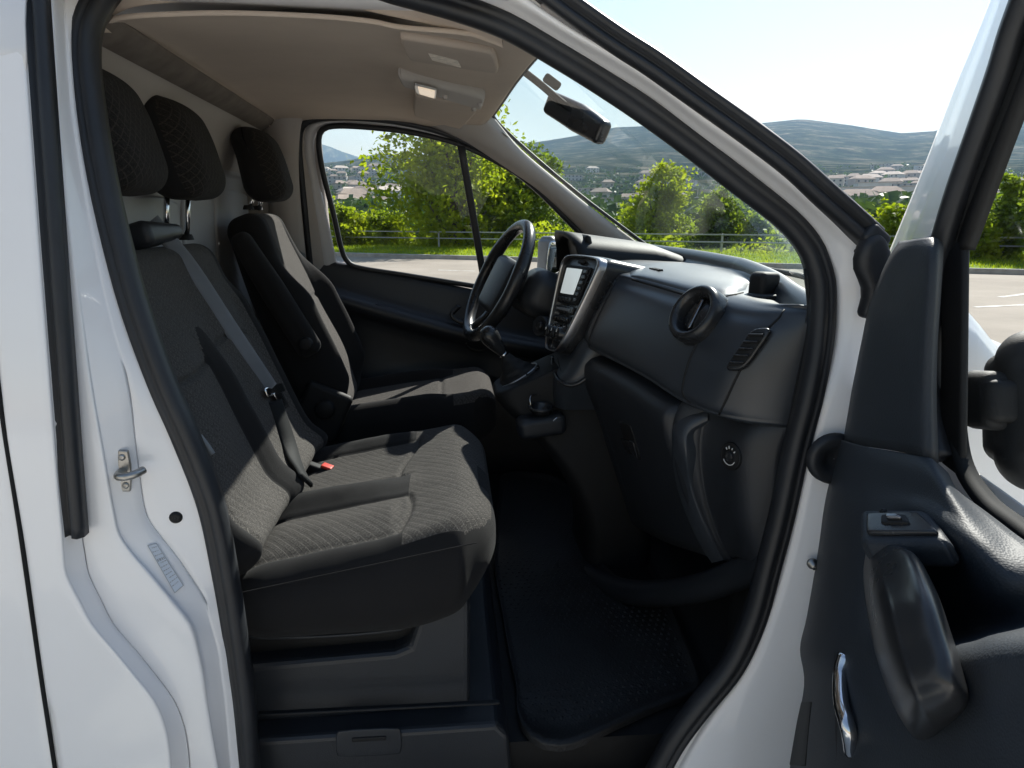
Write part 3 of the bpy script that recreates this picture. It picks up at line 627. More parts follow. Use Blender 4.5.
# rubber mat, a loose thing on the floor
mo = [(516, 688), (517, 712), (526, 733), (543, 745), (562, 747), (584, 741), (620, 724), (660, 706), (692, 694), (700, 686), (697, 672), (684, 640), (668, 605), (640, 594), (600, 560), (588, 520), (566, 484), (540, 474), (505, 474), (498, 500), (494, 560), (503, 620), (510, 660)]
mo3 = cr([WZ(x, y, .492) for x, y in mo], 110, closed=True); mc = sum(mo3, Vector())/len(mo3)
rings = [[p+Vector((0, 0, -.012)) for p in mo3], mo3, [p+Vector((0, 0, .006)) for p in mo3], [mc+(p-mc)*.975+Vector((0, 0, .006)) for p in mo3], [mc+(p-mc)*.965+Vector((0, 0, -.004)) for p in mo3]]
for s in (.9, .8, .7, .6, .5, .4, .3, .2, .1, .02): rings.append([mc+(p-mc)*s+Vector((0, 0, -.004+.006*noise.noise(Vector((p.x*3*s, p.y*3*s, 3))))) for p in mo3])
V, Fc = gridmesh(rings, cu=True)
mat_o = obj('floor_mat', V, Fc, 'floor_mat' if 'floor_mat' in M else 'mat_rubber'); tag(mat_o, 'black studded rubber mat with raised rim lying in the passenger footwell', 'floor mat')
random.seed(5)
studs = []
for i in range(30):
    for j in range(46):
        x = .08+i*.020+(j % 2)*.010; y = -.72+j*.022
        px_in = False; n = len(mo3); sP = [(mc+(p-mc)*.94) for p in mo3]
        for a_ in range(n):
            p1, p2 = sP[a_], sP[a_-1]
            if (p1.y > y) != (p2.y > y) and x < (p2.x-p1.x)*(y-p1.y)/(p2.y-p1.y)+p1.x: px_in = not px_in
        if px_in and random.random() < .9: studs.append(lathe((x, y, .489), (0, 0, 1), [(.0042, -.004), (.0036, .002), (.0005, .0026)], 7))
me_ = mat_o.data; V = [v.co.copy() for v in me_.vertices]; Fc = [tuple(p.vertices) for p in me_.polygons]
V, Fc = merge([(V, Fc)]+studs); bpy.data.objects.remove(mat_o); mat_o = obj('floor_mat', V, Fc, 'mat_rubber'); tag(mat_o, 'black studded rubber mat with raised rim lying in the passenger footwell', 'floor mat')
# ------------------------------------------------------------------ dashboard
def station(y, lip, e, f1, f2, f3, b):
    xl, zl = lip
    P = [(xl+.07, zl-.05), (xl+.02, zl-.006), (xl, zl), (xl-.018, zl-.010), (xl-.03, zl-.036), ((xl*.72+e[0]*.28), (zl-.036)*.7+e[1]*.3+.002), ((xl*.35+e[0]*.65), e[1]+.010), (e[0]+.018, e[1]+.004), (e[0]+.004, e[1]-.004), (e[0]-.006, e[1]-.016), f1, f2, f3, (b[0]-.004, b[1]+.008), b, (b[0]+.05, b[1]-.012), (b[0]+.10, b[1]-.014)]
    return [Vector((x, y, z)) for x, z in P]
ST = [(.82, (.72, 1.445), (.56, 1.40), (.545, 1.35), (.53, 1.28), (.53, 1.20), (.54, 1.16)),
      (.70, (.745, 1.445), (.50, 1.41), (.485, 1.35), (.47, 1.28), (.46, 1.20), (.47, 1.16)),
      (.42, (.79, 1.442), (.47, 1.41), (.455, 1.35), (.44, 1.28), (.42, 1.20), (.43, 1.16)),
      (.15, (.80, 1.440), (.46, 1.40), (.445, 1.35), (.43, 1.28), (.41, 1.215), (.42, 1.18)),
      (-.10, (.795, 1.437), (.455, 1.392), (.43, 1.350), (.395, 1.28), (.375, 1.225), (.385, 1.195)),
      (-.16, (.79, 1.436), (.466, 1.391), (.437, 1.350), (.400, 1.28), (.380, 1.222), (.390, 1.192)),
      (-.30, (.775, 1.429), (.500, 1.386), (.468, 1.345), (.432, 1.275), (.416, 1.216), (.426, 1.186)),
      (-.45, (.748, 1.421), (.535, 1.379), (.503, 1.338), (.468, 1.268), (.450, 1.208), (.461, 1.178)),
      (-.58, (.718, 1.411), (.562, 1.374), (.533, 1.332), (.500, 1.260), (.484, 1.192), (.495, 1.162)),
      (-.68, (.698, 1.404), (.590, 1.372), (.560, 1.330), (.530, 1.260), (.514, 1.186), (.524, 1.160)),
      (-.735, (.688, 1.399), (.622, 1.376), (.592, 1.330), (.566, 1.260), (.556, 1.186), (.562, 1.160)),
      (-.765, (.686, 1.396), (.655, 1.378), (.632, 1.330), (.612, 1.260), (.606, 1.186), (.612, 1.160)),
      (-.785, (.690, 1.392), (.685, 1.374), (.680, 1.330), (.672, 1.260), (.668, 1.186), (.672, 1.160))]
rows = [station(*s) for s in ST]
dash = sheet('dashboard', rows, 'dash_plastic', van, ku=4, kv=5, thick=.004)
_dense = [crk(r, 4) for r in rows]; _dense = [list(c) for c in zip(*[crk([r[j] for r in _dense], 6) for j in range(len(_dense[0]))])]   # [station][profile]
def dash_at(py_prof, y):                                    # a point of the dash skin: profile index (fractional), y
    cols = [r[min(len(r)-1, max(0, int(round(py_prof*4))))] for r in _dense]
    for a, b in zip(cols, cols[1:]):
        if (a.y-y)*(b.y-y) <= 0 and abs(a.y-b.y) > 1e-6: return a.lerp(b, (y-a.y)/(b.y-a.y))
    return cols[0]
DB_ = bvh(dash)
# seams on the face
def skin_line(name, pts, r, mat, off=.0):
    P = [dash_at(i, y)+Vector((-.0015, -.0005, .001)) for i, y in pts]; return tube(name, P, r, mat, dash, n=8, k=5)
skin_line('seam', [(8.6, -.605), (10, -.600), (11, -.598), (12, -.602), (13, -.615), (14, -.63)], .003, 'black_plastic')
skin_line('seam', [(7.5, -.735), (9, -.74), (10, -.737), (11, -.728), (12, -.715), (13.4, -.705)], .0026, 'black_plastic')
skin_line('seam', [(9, -.13), (10, -.145), (11, -.15), (12, -.15), (13, -.14)], .0028, 'black_plastic')
# airbag cover: raised pad on the top
top_e = [(626.5, 274.5), (631, 270), (642, 266), (661, 262.5), (690, 262.5), (720, 265.5), (742, 270), (757, 276)]
bot_e = [(627.5, 276.5), (640, 280.5), (655, 285), (672, 290), (690, 295), (708, 297), (728, 296), (748, 291)]
te = cr([Vector((x, y, 0)) for x, y in top_e], 22); be = cr([Vector((x, y, 0)) for x, y in bot_e], 22); cv = []
for i in range(22):
    row = []
    for j in range(11):
        q = te[i].lerp(be[i], j/10); h, n = hit(DB_, q.x, q.y); ed = min(1, min(i, 21-i)/2.5, min(j, 10-j)/1.5); row.append(h+n*(-.002+.011*math.sqrt(ed)))
    cv.append(row)
V, Fc = gridmesh(cv); cover = obj('airbag_cover', V, Fc, 'dash_plastic', dash)
tube('cover_gap', [hit(DB_, q.x, q.y+1.2, .0015)[0] for q in be[1:-1]], .0035, 'black_plastic', dash, n=8, k=1)
def text(s, size, origin, ux, uy, mat, parent, name, depth=.0004):
    cu = bpy.data.curves.new(name, 'FONT'); cu.body = s; cu.size = size; cu.extrude = depth; cu.align_x = 'CENTER'; cu.align_y = 'CENTER'
    o = bpy.data.objects.new(name, cu); col.objects.link(o); dg = bpy.context.evaluated_depsgraph_get(); me = bpy.data.meshes.new_from_object(o.evaluated_get(dg))
    bpy.data.objects.remove(o)
    ux = Vector(ux).normalized(); uy = (Vector(uy)-ux*Vector(uy).dot(ux)).normalized(); n = ux.cross(uy)
    me.transform(Matrix((( ux.x, uy.x, n.x, origin[0]), (ux.y, uy.y, n.y, origin[1]), (ux.z, uy.z, n.z, origin[2]), (0, 0, 0, 1))))
    me.materials.clear(); me.materials.append(M[mat]); q = bpy.data.objects.new(name, me); col.objects.link(q); q.parent = parent; return q
text('AIRBAG', .020, hit(bvh(cover), 656, 270, .0008)[0], (.1, -1, 0), (1, .1, .03), 'black_plastic', cover, 'lettering', .003)
# round passenger vent
vc = hit(DB_, 701, 318, .012)[0]; va = Vector((-.80, -.32, .50)).normalized()
V, Fc = lathe(vc+va*.004, va, [(.066, -.055), (.066, .004), (.063, .014), (.056, .019), (.048, .016), (.043, .006), (.040, -.010), (.039, -.022)], 40); rv = obj('round_vent', V, Fc, 'gloss_plastic', dash)
V, Fc = lathe(vc-va*.006, va, [(.042, -.006), (.040, .0), (.030, .006), (.001, .010)], 32); obj('vent_disc', V, Fc, 'gloss_plastic', rv)
sx_ = va.cross(Vector((0, 0, 1))).normalized(); sz_ = sx_.cross(va)
slab('vent_vane', [vc+va*.003+sz_*.036+sx_*.005, vc+va*.003+sz_*.036-sx_*.005, vc+va*.003-sz_*.036-sx_*.005, vc+va*.003-sz_*.036+sx_*.005], .012, .004, 'chrome_dark', rv)
# side vents with louvres
def louvre(name, q, n, depth, parent, vert=False):
    q = [Vector(p) for p in q]; nn = (q[1]-q[0]).cross(q[3]-q[0]).normalized()
    if nn.x > 0: nn = -nn
    b = slab(name, q, .012, min((q[1]-q[0]).length, (q[3]-q[0]).length)*.38, 'gloss_plastic', parent, k=5)
    qi = [lerp4(q, u, v)+nn*.0065 for u, v in ((.14, .10), (.86, .10), (.86, .90), (.14, .90))]
    slab('vent_well', qi, .003, .012, 'black_plastic', b)
    for i in range(n):
        v = (i+.5)/n; h = .10/n
        a0, a1 = lerp4(qi, .02, v-h), lerp4(qi, .98, v-h); a2, a3 = lerp4(qi, .98, v+h), lerp4(qi, .02, v+h)
        slab('louvre', [a0+nn*.002, a1+nn*.002, a2+nn*.007, a3+nn*.007], .004, .002, 'gloss_plastic', b)
    m0, m1 = lerp4(qi, .47, .03), lerp4(qi, .53, .97)
    return b
v_c, v_n = hit(DB_, 742, 352, .006); v_n = (v_n+hit(DB_, 730, 360)[1]*.6).normalized()
louvre('side_vent', [planehit(v_c, v_n, x, y) for x, y in ((723, 371), (745, 371), (775, 328), (753, 328))], 5, .02, dash)
# phone clip on the dash top
hp = hit(DB_, 763, 296)[0]+Vector((0, 0, .026))
hc = rb('phone_cradle', (.055, .05, .052), .014, 'black_plastic', dash, loc=hp, rot=rotm(z=18, y=-10), k=4, f=lambda p: Vector((p.x+.25*p.z, p.y, p.z*(1-.25*(p.x/.03)))))
rb('cradle_foot', (.12, .06, .016), .007, 'black_plastic', dash, loc=hp+Vector((.02, -.02, -.026)), rot=rotm(z=12), k=3)
# glove box and lower trim
def prof(y, pts): return [Vector((x, y, z)) for x, z in pts]
gb = sheet('glovebox', [prof(-.115, [(.50, 1.17), (.42, 1.165), (.388, 1.152), (.378, 1.13), (.388, 1.08), (.425, .98), (.475, .83), (.53, .66)]),
    prof(-.14, [(.50, 1.175), (.41, 1.17), (.378, 1.155), (.370, 1.13), (.380, 1.08), (.420, .98), (.470, .83), (.53, .66)]),
    prof(-.33, [(.53, 1.17), (.46, 1.165), (.425, 1.148), (.418, 1.12), (.428, 1.07), (.462, .97), (.508, .84), (.56, .70)]),
    prof(-.52, [(.57, 1.155), (.50, 1.15), (.466, 1.133), (.460, 1.105), (.470, 1.06), (.500, .98), (.545, .87), (.59, .76)]),
    prof(-.555, [(.60, 1.15), (.52, 1.145), (.482, 1.128), (.474, 1.10), (.484, 1.055), (.512, .98), (.555, .875), (.60, .77)]),
    prof(-.565, [(.62, 1.15), (.55, 1.14), (.51, 1.12), (.505, 1.095), (.51, 1.05), (.535, .98), (.575, .88), (.62, .78)])], 'dark_plastic', dash, ku=4, kv=5, thick=.006)
GB_ = bvh(gb)
lrc = slab('latch_recess', [hit(GB_, x, y, .003)[0] for x, y in ((620, 420), (632, 424), (643, 461), (630, 452))], .006, .012, 'black_plastic', gb)
slab('latch', [hit(GB_, x, y, .007)[0] for x, y in ((623, 437), (636, 441), (641, 458), (629, 450))], .006, .005, 'gloss_plastic', gb)
tube('edge_piping', [hit(GB_, x, y, .001)[0] for x, y in ((606, 371), (599, 373), (596, 381), (599, 400), (606, 425), (614, 450), (622, 475), (629, 498))], .0028, 'dash_plastic', gb, n=8)
lt = sheet('lower_trim', [prof(-.566, [(.60, 1.16), (.525, 1.155), (.505, 1.13), (.498, 1.09), (.503, 1.03), (.525, .95), (.565, .86), (.60, .80), (.63, .78)]),
    prof(-.572, [(.60, 1.165), (.518, 1.16), (.494, 1.135), (.486, 1.09), (.491, 1.03), (.513, .95), (.553, .86), (.59, .80), (.63, .77)]),
    prof(-.606, [(.60, 1.165), (.55, 1.16), (.528, 1.135), (.520, 1.09), (.524, 1.03), (.542, .95), (.574, .86), (.606, .805), (.64, .775)]),
    prof(-.613, [(.62, 1.165), (.57, 1.16), (.545, 1.13), (.537, 1.09), (.540, 1.03), (.556, .95), (.585, .87), (.615, .81), (.65, .785)]),
    prof(-.66, [(.64, 1.165), (.59, 1.16), (.568, 1.13), (.558, 1.09), (.559, 1.03), (.572, .95), (.597, .87), (.622, .82), (.66, .79)]),
    prof(-.735, [(.66, 1.165), (.61, 1.16), (.586, 1.13), (.577, 1.09), (.578, 1.03), (.588, .95), (.608, .88), (.63, .825), (.67, .80)]),
    prof(-.775, [(.70, 1.165), (.66, 1.16), (.645, 1.13), (.640, 1.09), (.640, 1.03), (.645, .95), (.655, .88), (.67, .83), (.70, .80)])], 'dark_plastic', dash, ku=4, kv=4, thick=.006)
LB_ = bvh(lt, gb)
t_n = Vector((-.90, -.38, .20)).normalized(); t_c = hit(LB_, 684, 470, .006)[0]
fo = [(711, 411), (697, 414), (684, 419), (676, 425), (674, 438), (675, 460), (679, 486), (686, 508), (696, 532), (706, 551), (714, 563)]
fi = [(711, 421), (703, 425), (694, 430), (690, 436), (689, 444), (690, 464), (694, 487), (700, 506), (709, 527), (719, 547), (726, 560)]
fo = [(v.x, v.y) for v in cr([Vector((*p, 0)) for p in fo], 40)]; fi = [(v.x, v.y) for v in cr([Vector((*p, 0)) for p in fi], 40)]
def lhit(p): return hit(LB_, *p)[0]
def smooth_(P, k=3):
    for _ in range(k): P = [P[0]]+[(a+b*2+c)/4 for a, b, c in zip(P, P[1:], P[2:])]+[P[-1]]
    return P
po = smooth_([lhit(p) for p in fo], 6); pi_ = smooth_([lhit(p) for p in fi], 6); dq = []
for a, b in zip(po, pi_):                                     # lift both edges on to the higher of the two, so that the band stays flat
    m = max(a.dot(t_n), b.dot(t_n)); dq.append(m)
for _ in range(10): dq = [dq[0]]+[max(b, (a+b*2+c)/4) if False else (a+b*2+c)/4 for a, b, c in zip(dq, dq[1:], dq[2:])]+[dq[-1]]
def lift(p, d, h): return planehit(t_n*d, t_n, *p, h)
rr = [[lift(p, d, -.04) for p, d in zip(fo, dq)], [lift(p, d, .007) for p, d in zip(fo, dq)], [lift((a[0]*.93+b[0]*.07, a[1]*.93+b[1]*.07), d, .010) for a, b, d in zip(fo, fi, dq)],
      [lift((a[0]*.07+b[0]*.93, a[1]*.07+b[1]*.93), d, .010) for a, b, d in zip(fo, fi, dq)], [lift(p, d, .007) for p, d in zip(fi, dq)], [lift(p, d, -.04) for p, d in zip(fi, dq)]]
V, Fc = gridmesh(rr); obj('trim_frame', V, Fc, 'dash_plastic', lt)
kc = hit(bvh(lt), 733, 456)[0]; ka = Vector((-.93, -.34, .1)).normalized()
V, Fc = lathe(kc+ka*.004, ka, [(.029, -.012), (.029, .003), (.026, .006), (.024, .003), (.022, .004), (.001, .005)], 30); kn = obj('airbag_switch', V, Fc, 'black_plastic', dash)
V, Fc = lathe(kc+ka*.009, ka, [(.010, -.003), (.010, .003), (.008, .005), (.006, .003), (.001, .003)], 20); obj('key_barrel', V, Fc, 'gloss_plastic', kn)
kx = ka.cross(Vector((0, 0, 1))).normalized(); kz = kx.cross(ka)
tube('switch_mark', [kc+ka*.0095+kx*(.018*math.cos(t))+kz*(.018*math.sin(t)) for t in [R(d) for d in range(205, 340, 15)]], .0009, 'white_print', kn, n=6)
for t, l in ((50, .005), (75, .006), (105, .004), (135, .004)):
    d = kx*math.cos(R(t))+kz*math.sin(R(t)); tube('switch_mark', [kc+ka*.0095+d*.015, kc+ka*.0095+d*(.015+l)], .0013, 'white_print', kn, n=6)
# instrument cowl
rows = []
cT = [(563, 232), (575, 232.5), (592, 236), (612, 240), (640, 245), (668, 251)]; cy_ = [.36, .34, .30, .32, .40, .52]
for (px, py), y in zip(cT, cy_):
    p = WY(px, py, y); rows.append([p+Vector((.004, 0, -.055)), p+Vector((-.004, -.004, -.025)), p+Vector((-.002, 0, -.006)), p, p+Vector((.02, .06, .006)), p+Vector((.04, .18, .004)), p+Vector((.05, .28, -.03)), p+Vector((.05, .31, -.10))])
rows = []
for i in range(15):                                         # hood: half dome swept from the wheel to the windscreen
    s = i/14; x = .375+.42*s; hw = .235-.05*s; zt = 1.497-.058*s-.03*max(0, s-.7)/.3; cyy = .435; row = []
    for k in range(13):
        a = math.pi*k/12; ca = -math.cos(a); row.append(Vector((x-.05*abs(ca)**2*(-1)*.6, cyy+hw*math.copysign(abs(ca)**.7, ca), zt-(.14-.08*s*s)+(.14-.08*s*s)*math.sin(a)**.45)))
    rows.append(row)
V, Fc = gridmesh(rows); cowl = obj('instrument_cowl', V, Fc, 'black_plastic', dash, thick=.014)
rb('instrument_panel', (.02, .40, .17), .01, 'black_plastic', cowl, loc=(.46, .435, 1.41), rot=rotm(y=-14))
# ---- centre stack: a tilted face carried by four corners
TL, TR, BL, BR = WY(566, 255, .13), WY(606, 259, -.12), WY(545, 347, .13), WY(563, 353, -.105)
FN = (TR-TL).cross(BL-TL).normalized()
if FN.x > 0: FN = -FN
def fp(u, v, h=0): return BL.lerp(BR, u).lerp(TL.lerp(TR, u), v)+FN*h
OUT = [(.16, 1.0), (.5, 1.012), (.86, 1.0), (.97, .955), (1.0, .86), (.995, .6), (.955, .3), (.90, .10), (.82, .015), (.7, -.01), (.3, -.01), (.18, .015), (.10, .10), (.045, .3), (.005, .6), (0, .86), (.04, .955)]
o2 = cr([Vector((u, v, 0)) for u, v in OUT], 90, closed=True)
c2 = Vector((.5, .5, 0))
def ringpt(p, s, h): 
    q = c2+(p-c2)*s; return fp(q.x, q.y, h)
rings = [[ringpt(p, 1.03, -.16) for p in o2], [ringpt(p, 1.03, -.03) for p in o2], [ringpt(p, 1.0, -.004) for p in o2], [ringpt(p, .97, 0) for p in o2], [ringpt(p, .5, 0) for p in o2], [ringpt(p, .02, 0) for p in o2]]
V, Fc = gridmesh(rings, cu=True); stack = obj('centre_stack', V, Fc, 'gloss_plastic', van)
def inset(p, du, dv): return Vector((c2.x+(p.x-c2.x)*(1-2*du), c2.y+(p.y-c2.y)*(1-2*dv), 0))
rr = []
for h, a, b in ((-.012, -.012, -.004), (.006, -.006, -.002), (.012, .008, .004), (.012, .042, .012), (.006, .060, .018), (-.004, .066, .02)):
    row = []
    for p in o2:
        k = .35+.65*sm(.35, .75, p.x)                      # the broad bright side is the passenger's
        q = inset(p, a*k if a > 0 else a, b); row.append(fp(q.x, q.y, h))
    rr.append(row)
V, Fc = gridmesh(rr, cu=True); obj('silver_surround', V, Fc, 'silver_trim', stack)
def fbox(name, u0, u1, v0, v1, h0, h1, mat, parent, r=.004):
    q = [fp(u0, v0, (h0+h1)/2), fp(u1, v0, (h0+h1)/2), fp(u1, v1, (h0+h1)/2), fp(u0, v1, (h0+h1)/2)]; return slab(name, q, abs(h1-h0), r, mat, parent)
hu = fbox('radio', .10, .80, .50, .90, 0, .006, 'black_plastic', stack, .006)
fbox('sky_glow_display', .17, .60, .60, .87, .005, .0075, 'sky_glow_display', hu, .003)
for k in range(6): fbox('radio_button', .66, .76, .53+k*.06, .57+k*.06, .005, .010, 'gloss_plastic', hu, .002)
for k in range(4): fbox('radio_button', .14+k*.12, .23+k*.12, .52, .565, .005, .009, 'gloss_plastic', hu, .002)
fbox('media_slot', .12, .78, .40, .475, 0, .008, 'gloss_plastic', stack, .003); fbox('slot_flap', .20, .70, .425, .455, .008, .011, 'gray_housing', stack, .002)
fbox('switch_bank', .16, .80, .30, .375, 0, .007, 'black_plastic', stack, .004)
for k in range(5): fbox('switch', .19+k*.12, .28+k*.12, .315, .36, .006, .012, 'gloss_plastic', stack, .003)
for u in (.20, .46, .70):
    V, Fc = lathe(fp(u, .185, 0), FN, [(.026, 0), (.025, .005), (.019, .007), (.018, .022), (.015, .025), (.001, .025)], 26); dl = obj('heater_dial', V, Fc, 'gloss_plastic', stack)
    fbox('dial_mark', u-.012, u+.012, .195, .225, .0245, .0265, 'white_print', dl, .001)
hz = fbox('hazard_switch', .42, .58, .925, .965, 0, .008, 'black_plastic', stack, .003)
# vent beside the stack
louvre('centre_vent', [hit(DB_, x, y, .003)[0] for x, y in ((590, 314), (600, 317), (620, 279), (612, 275))], 6, .02, dash)
# ---- lower console with gear lever
def rrect(x0, x1, y0, y1, z, r, n=8, tilt=0):
    P = []
    for cx, cy__, a0 in ((x1-r, y1-r, 0), (x0+r, y1-r, 90), (x0+r, y0+r, 180), (x1-r, y0+r, 270)):
        for i in range(n+1):
            a = R(a0+90*i/n); x = cx+r*math.cos(a); P.append(Vector((x, cy__+r*math.sin(a), z+tilt*(x-x0))))
    return P
lv = [(.45, .40, .62, -.06, .24, 0), (.60, .40, .62, -.06, .24, 0), (.75, .345, .62, -.055, .235, 0), (.86, .27, .62, -.045, .23, 0), (.93, .205, .62, -.035, .22, 0), (.985, .150, .62, -.022, .205, .05), (1.015, .128, .62, -.015, .20, .25), (1.03, .128, .62, -.012, .197, .46), (1.038, .135, .60, -.004, .19, .47)]
rings = [crk([], 1) if False else rrect(x0, x1, y0, y1, z, .055, tilt=t*.9) for z, x0, x1, y0, y1, t in lv]
rings = [list(c) for c in zip(*[crk([r[j] for r in rings], 3) for j in range(len(rings[0]))])]
V, Fc = gridmesh(rings, cu=True); n_ = len(rings[0]); Fc.append(tuple(range(len(V)-n_, len(V))))
cons = obj('gear_console', V, Fc, 'black_plastic', van)
# bezel
gc = WY(518, 379, .095); e1 = (WY(541, 366, .095)-WY(497, 391, .095)).normalized(); e2 = Vector((0, 1, 0)); e2 = (e2-e1*e2.dot(e1)).normalized()
def el(s, h, a=.078, b=.062): 
    nn = e1.cross(e2)*(-1 if e1.cross(e2).z < 0 else 1)
    return [gc+e1*(a*s*math.cos(t))+e2*(b*s*math.sin(t))+nn*h for t in [2*math.pi*i/40 for i in range(40)]]
V, Fc = gridmesh([el(1.0, -.03), el(1.0, .006), el(.96, .012), el(.90, .010), el(.86, .002)], cu=True); bez = obj('gear_bezel', V, Fc, 'gloss_plastic', cons)
V, Fc = gridmesh([el(.965, .010), el(.96, .0145), el(.92, .0145), el(.915, .008)], cu=True); obj('bezel_ring', V, Fc, 'silver_trim', bez)
kb = WY(493, 336, .10); kt = WY(521, 372, .10); ks = WY(505, 356, .10)
axk = (kb-kt).normalized()
rows = []
random.seed(2)
for i in range(15):
    t = i/14; c = gc.lerp(ks, t); rad = .055*(1-t)**1.3+.015; rw = []
    for k in range(28):
        a = 2*math.pi*k/28; f = 1+.10*math.sin(5*a+t*4)*(1-t)+.05*math.sin(t*24+2*math.sin(a))
        rw.append(c+e1*(rad*f*math.cos(a))+e2*(rad*f*.9*math.sin(a))+Vector((0, 0, .004)))
    rows.append(rw)
V, Fc = gridmesh(rows, cu=True); obj('gear_gaiter', V, Fc, 'belt_web' if False else 'black_plastic', cons)
V, Fc = cyl(ks-axk*.02, ks+axk*.02, .010, n=18); lev = obj('gear_lever', V, Fc, 'gloss_plastic', cons)
V, Fc = lathe(ks+axk*.002, axk, [(.0115, 0), (.0125, .002), (.0125, .006), (.0115, .008)], 24); obj('lever_collar', V, Fc, 'chrome', cons)
V, Fc = lathe(ks+axk*.006, axk, [(.010, 0), (.013, .006), (.019, .025), (.025, .045), (.030, .066), (.030, .082), (.025, .095), (.013, .103), (.001, .105)], 32); obj('gear_knob', V, Fc, 'gloss_plastic', cons)
# pocket bezel below the stack
rings = []
for z, x0, x1, y0, y1 in ((1.00, .30, .60, -.075, .15), (1.05, .295, .60, -.10, .17), (1.09, .30, .60, -.125, .19), (1.13, .325, .60, -.135, .195), (1.20, .36, .60, -.135, .19), (1.24, .40, .60, -.12, .17)):
    rings.append(rrect(x0, x1, y0, y1, z, .05))
rings = [list(c) for c in zip(*[crk([r[j] for r in rings], 3) for j in range(len(rings[0]))])]
V, Fc = gridmesh(rings, cu=True); n_ = len(rings[0]); Fc.append(tuple(range(len(V)-n_, len(V)))); sbase = obj('stack_base', V, Fc, 'dash_plastic', cons)
SBB = bvh(sbase)
tube('pocket_rim', [hit(SBB, x, y, .002)[0] for x, y in ((553, 358), (554, 370), (560, 381), (572, 385), (586, 378), (596, 366), (600, 356))], .006, 'gloss_plastic', cons, n=10)
slab('console_pocket', [hit(SBB, x, y, .001)[0] for x, y in ((556, 357), (597, 358), (584, 376), (563, 377))], .004, .02, 'black_plastic', cons)
# cup tray on the console's near side
tr = rb('cup_tray', (.145, .075, .065), .022, 'dark_plastic', cons, loc=WY(541, 425, -.055), rot=rotm(y=-6, z=4), k=5, m=(4, 3, 2), f=lambda p: Vector((p.x*(1+.6*p.z), p.y*(1+1.2*p.z), p.z)))
V, Fc = lathe(WY(541, 409, -.06), (0, -.1, 1), [(.036, .002), (.038, .008), (.034, .011), (.030, .006), (.028, -.01), (.001, -.012)], 28); obj('cup_well', V, Fc, 'gloss_plastic', tr)
tube('tray_hoop', [WY(532, 411, -.05), WY(530, 398, -.04), WY(535, 394.5, -.02), WY(544, 395, -.01), WY(548, 399, -.01)], .0018, 'chrome', tr, n=8)
tube('tray_clip', [WY(553, 421, -.09), WY(557, 418, -.085), WY(562, 417.5, -.08)], .003, 'chrome', tr, n=8)
# ---- steering wheel
wc = Vector((.162, .42, 1.333)); wu = Vector((.46, 0, .888)).normalized(); ww = Vector((.20, -1, 0)); ww = (ww-wu*ww.dot(wu)).normalized(); wn = ww.cross(wu)
if wn.x > 0: wn = -wn
def wpt(a, r, h=0): return wc+ww*(r*math.cos(a))+wu*(r*math.sin(a)*1.06)+wn*h
rows = []
for i in range(80):
    a = 2*math.pi*i/80; c = wpt(a, .198); rad = (wpt(a, 1)-wpt(a, 0)).normalized(); k_ = 1+.14*max(bell(a, .35, .25), bell(a, math.pi-.35, .25))
    rows.append([c+rad*(.0200*k_*math.cos(t))+wn*(.0215*k_*math.sin(t)) for t in [2*math.pi*j/16 for j in range(16)]])
V, Fc = gridmesh(rows, cu=True, cv=True); sw = obj('steering_wheel', V, Fc, 'gloss_plastic', van)
Rw = Matrix((ww, wu, wn)).transposed()
rb('wheel_hub', (.26, .20, .06), .028, 'dark_plastic', sw, loc=wc+wn*-.02-wu*.01, rot=Rw, k=5, m=(6, 5, 2), f=lambda p: Vector((p.x*(1-.9*max(0, -p.y)), p.y, p.z+.014*(1-(p.x/.1)**2))))
for a in (0.1, math.pi-.1, -math.pi/2-.28, -math.pi/2+.28):
    p0, p1 = wpt(a, .07, -.035), wpt(a, .195, -.004); 
    s_ = (p1-p0).normalized(); n2 = wn; b2 = s_.cross(n2)
    sweep('spoke', [p0, (p0+p1)/2-wn*.006, p1], [(x*.9, y) for x, y in circ(.020, 10, .008)], 'gloss_plastic', sw, nrm=tuple(wn))
V, Fc = cyl(wc-wn*.05, wc-wn*.30, .055, .075, 28); colm = obj('column_shroud', V, Fc, 'dark_plastic', sw)
V, Fc = cyl(wc-wn*.06, wc-wn*.14, .045, .045, 20); obj('column_collar', V, Fc, 'black_plastic', colm)
sk = wc-wn*.13
tube('wiper_stalk', [sk-Vector((0, .05, 0)), sk+Vector((.01, -.10, .012)), sk+Vector((.004, -.155, .022))], .010, 'black_plastic', sw)
V, Fc = lathe(sk+Vector((.004, -.150, .022)), (-.05, -1, .1), [(.010, -.02), (.013, -.012), (.013, .012), (.009, .018), (.001, .019)], 18); obj('stalk_end', V, Fc, 'gloss_plastic', sw)
V, Fc = lathe(WY(541, 326, .22), (-.75, -.6, .2), [(.034, -.02), (.034, .004), (.028, .010), (.022, .004), (.001, .004)], 28); ign = obj('ignition_surround', V, Fc, 'dark_plastic', dash)
V, Fc = lathe(WY(541, 326, .215), (-.75, -.6, .2), [(.014, 0), (.014, .012), (.011, .015), (.001, .014)], 20); obj('ignition_lock', V, Fc, 'gloss_plastic', ign)
rb('column_cover', (.26, .22, .16), .06, 'dark_plastic', dash, loc=(.36, .36, 1.27), rot=rotm(y=25), k=5)
rb('knee_panel', (.20, .50, .30), .05, 'black_plastic', dash, loc=(.53, .50, 1.02), rot=rotm(y=12), k=4)
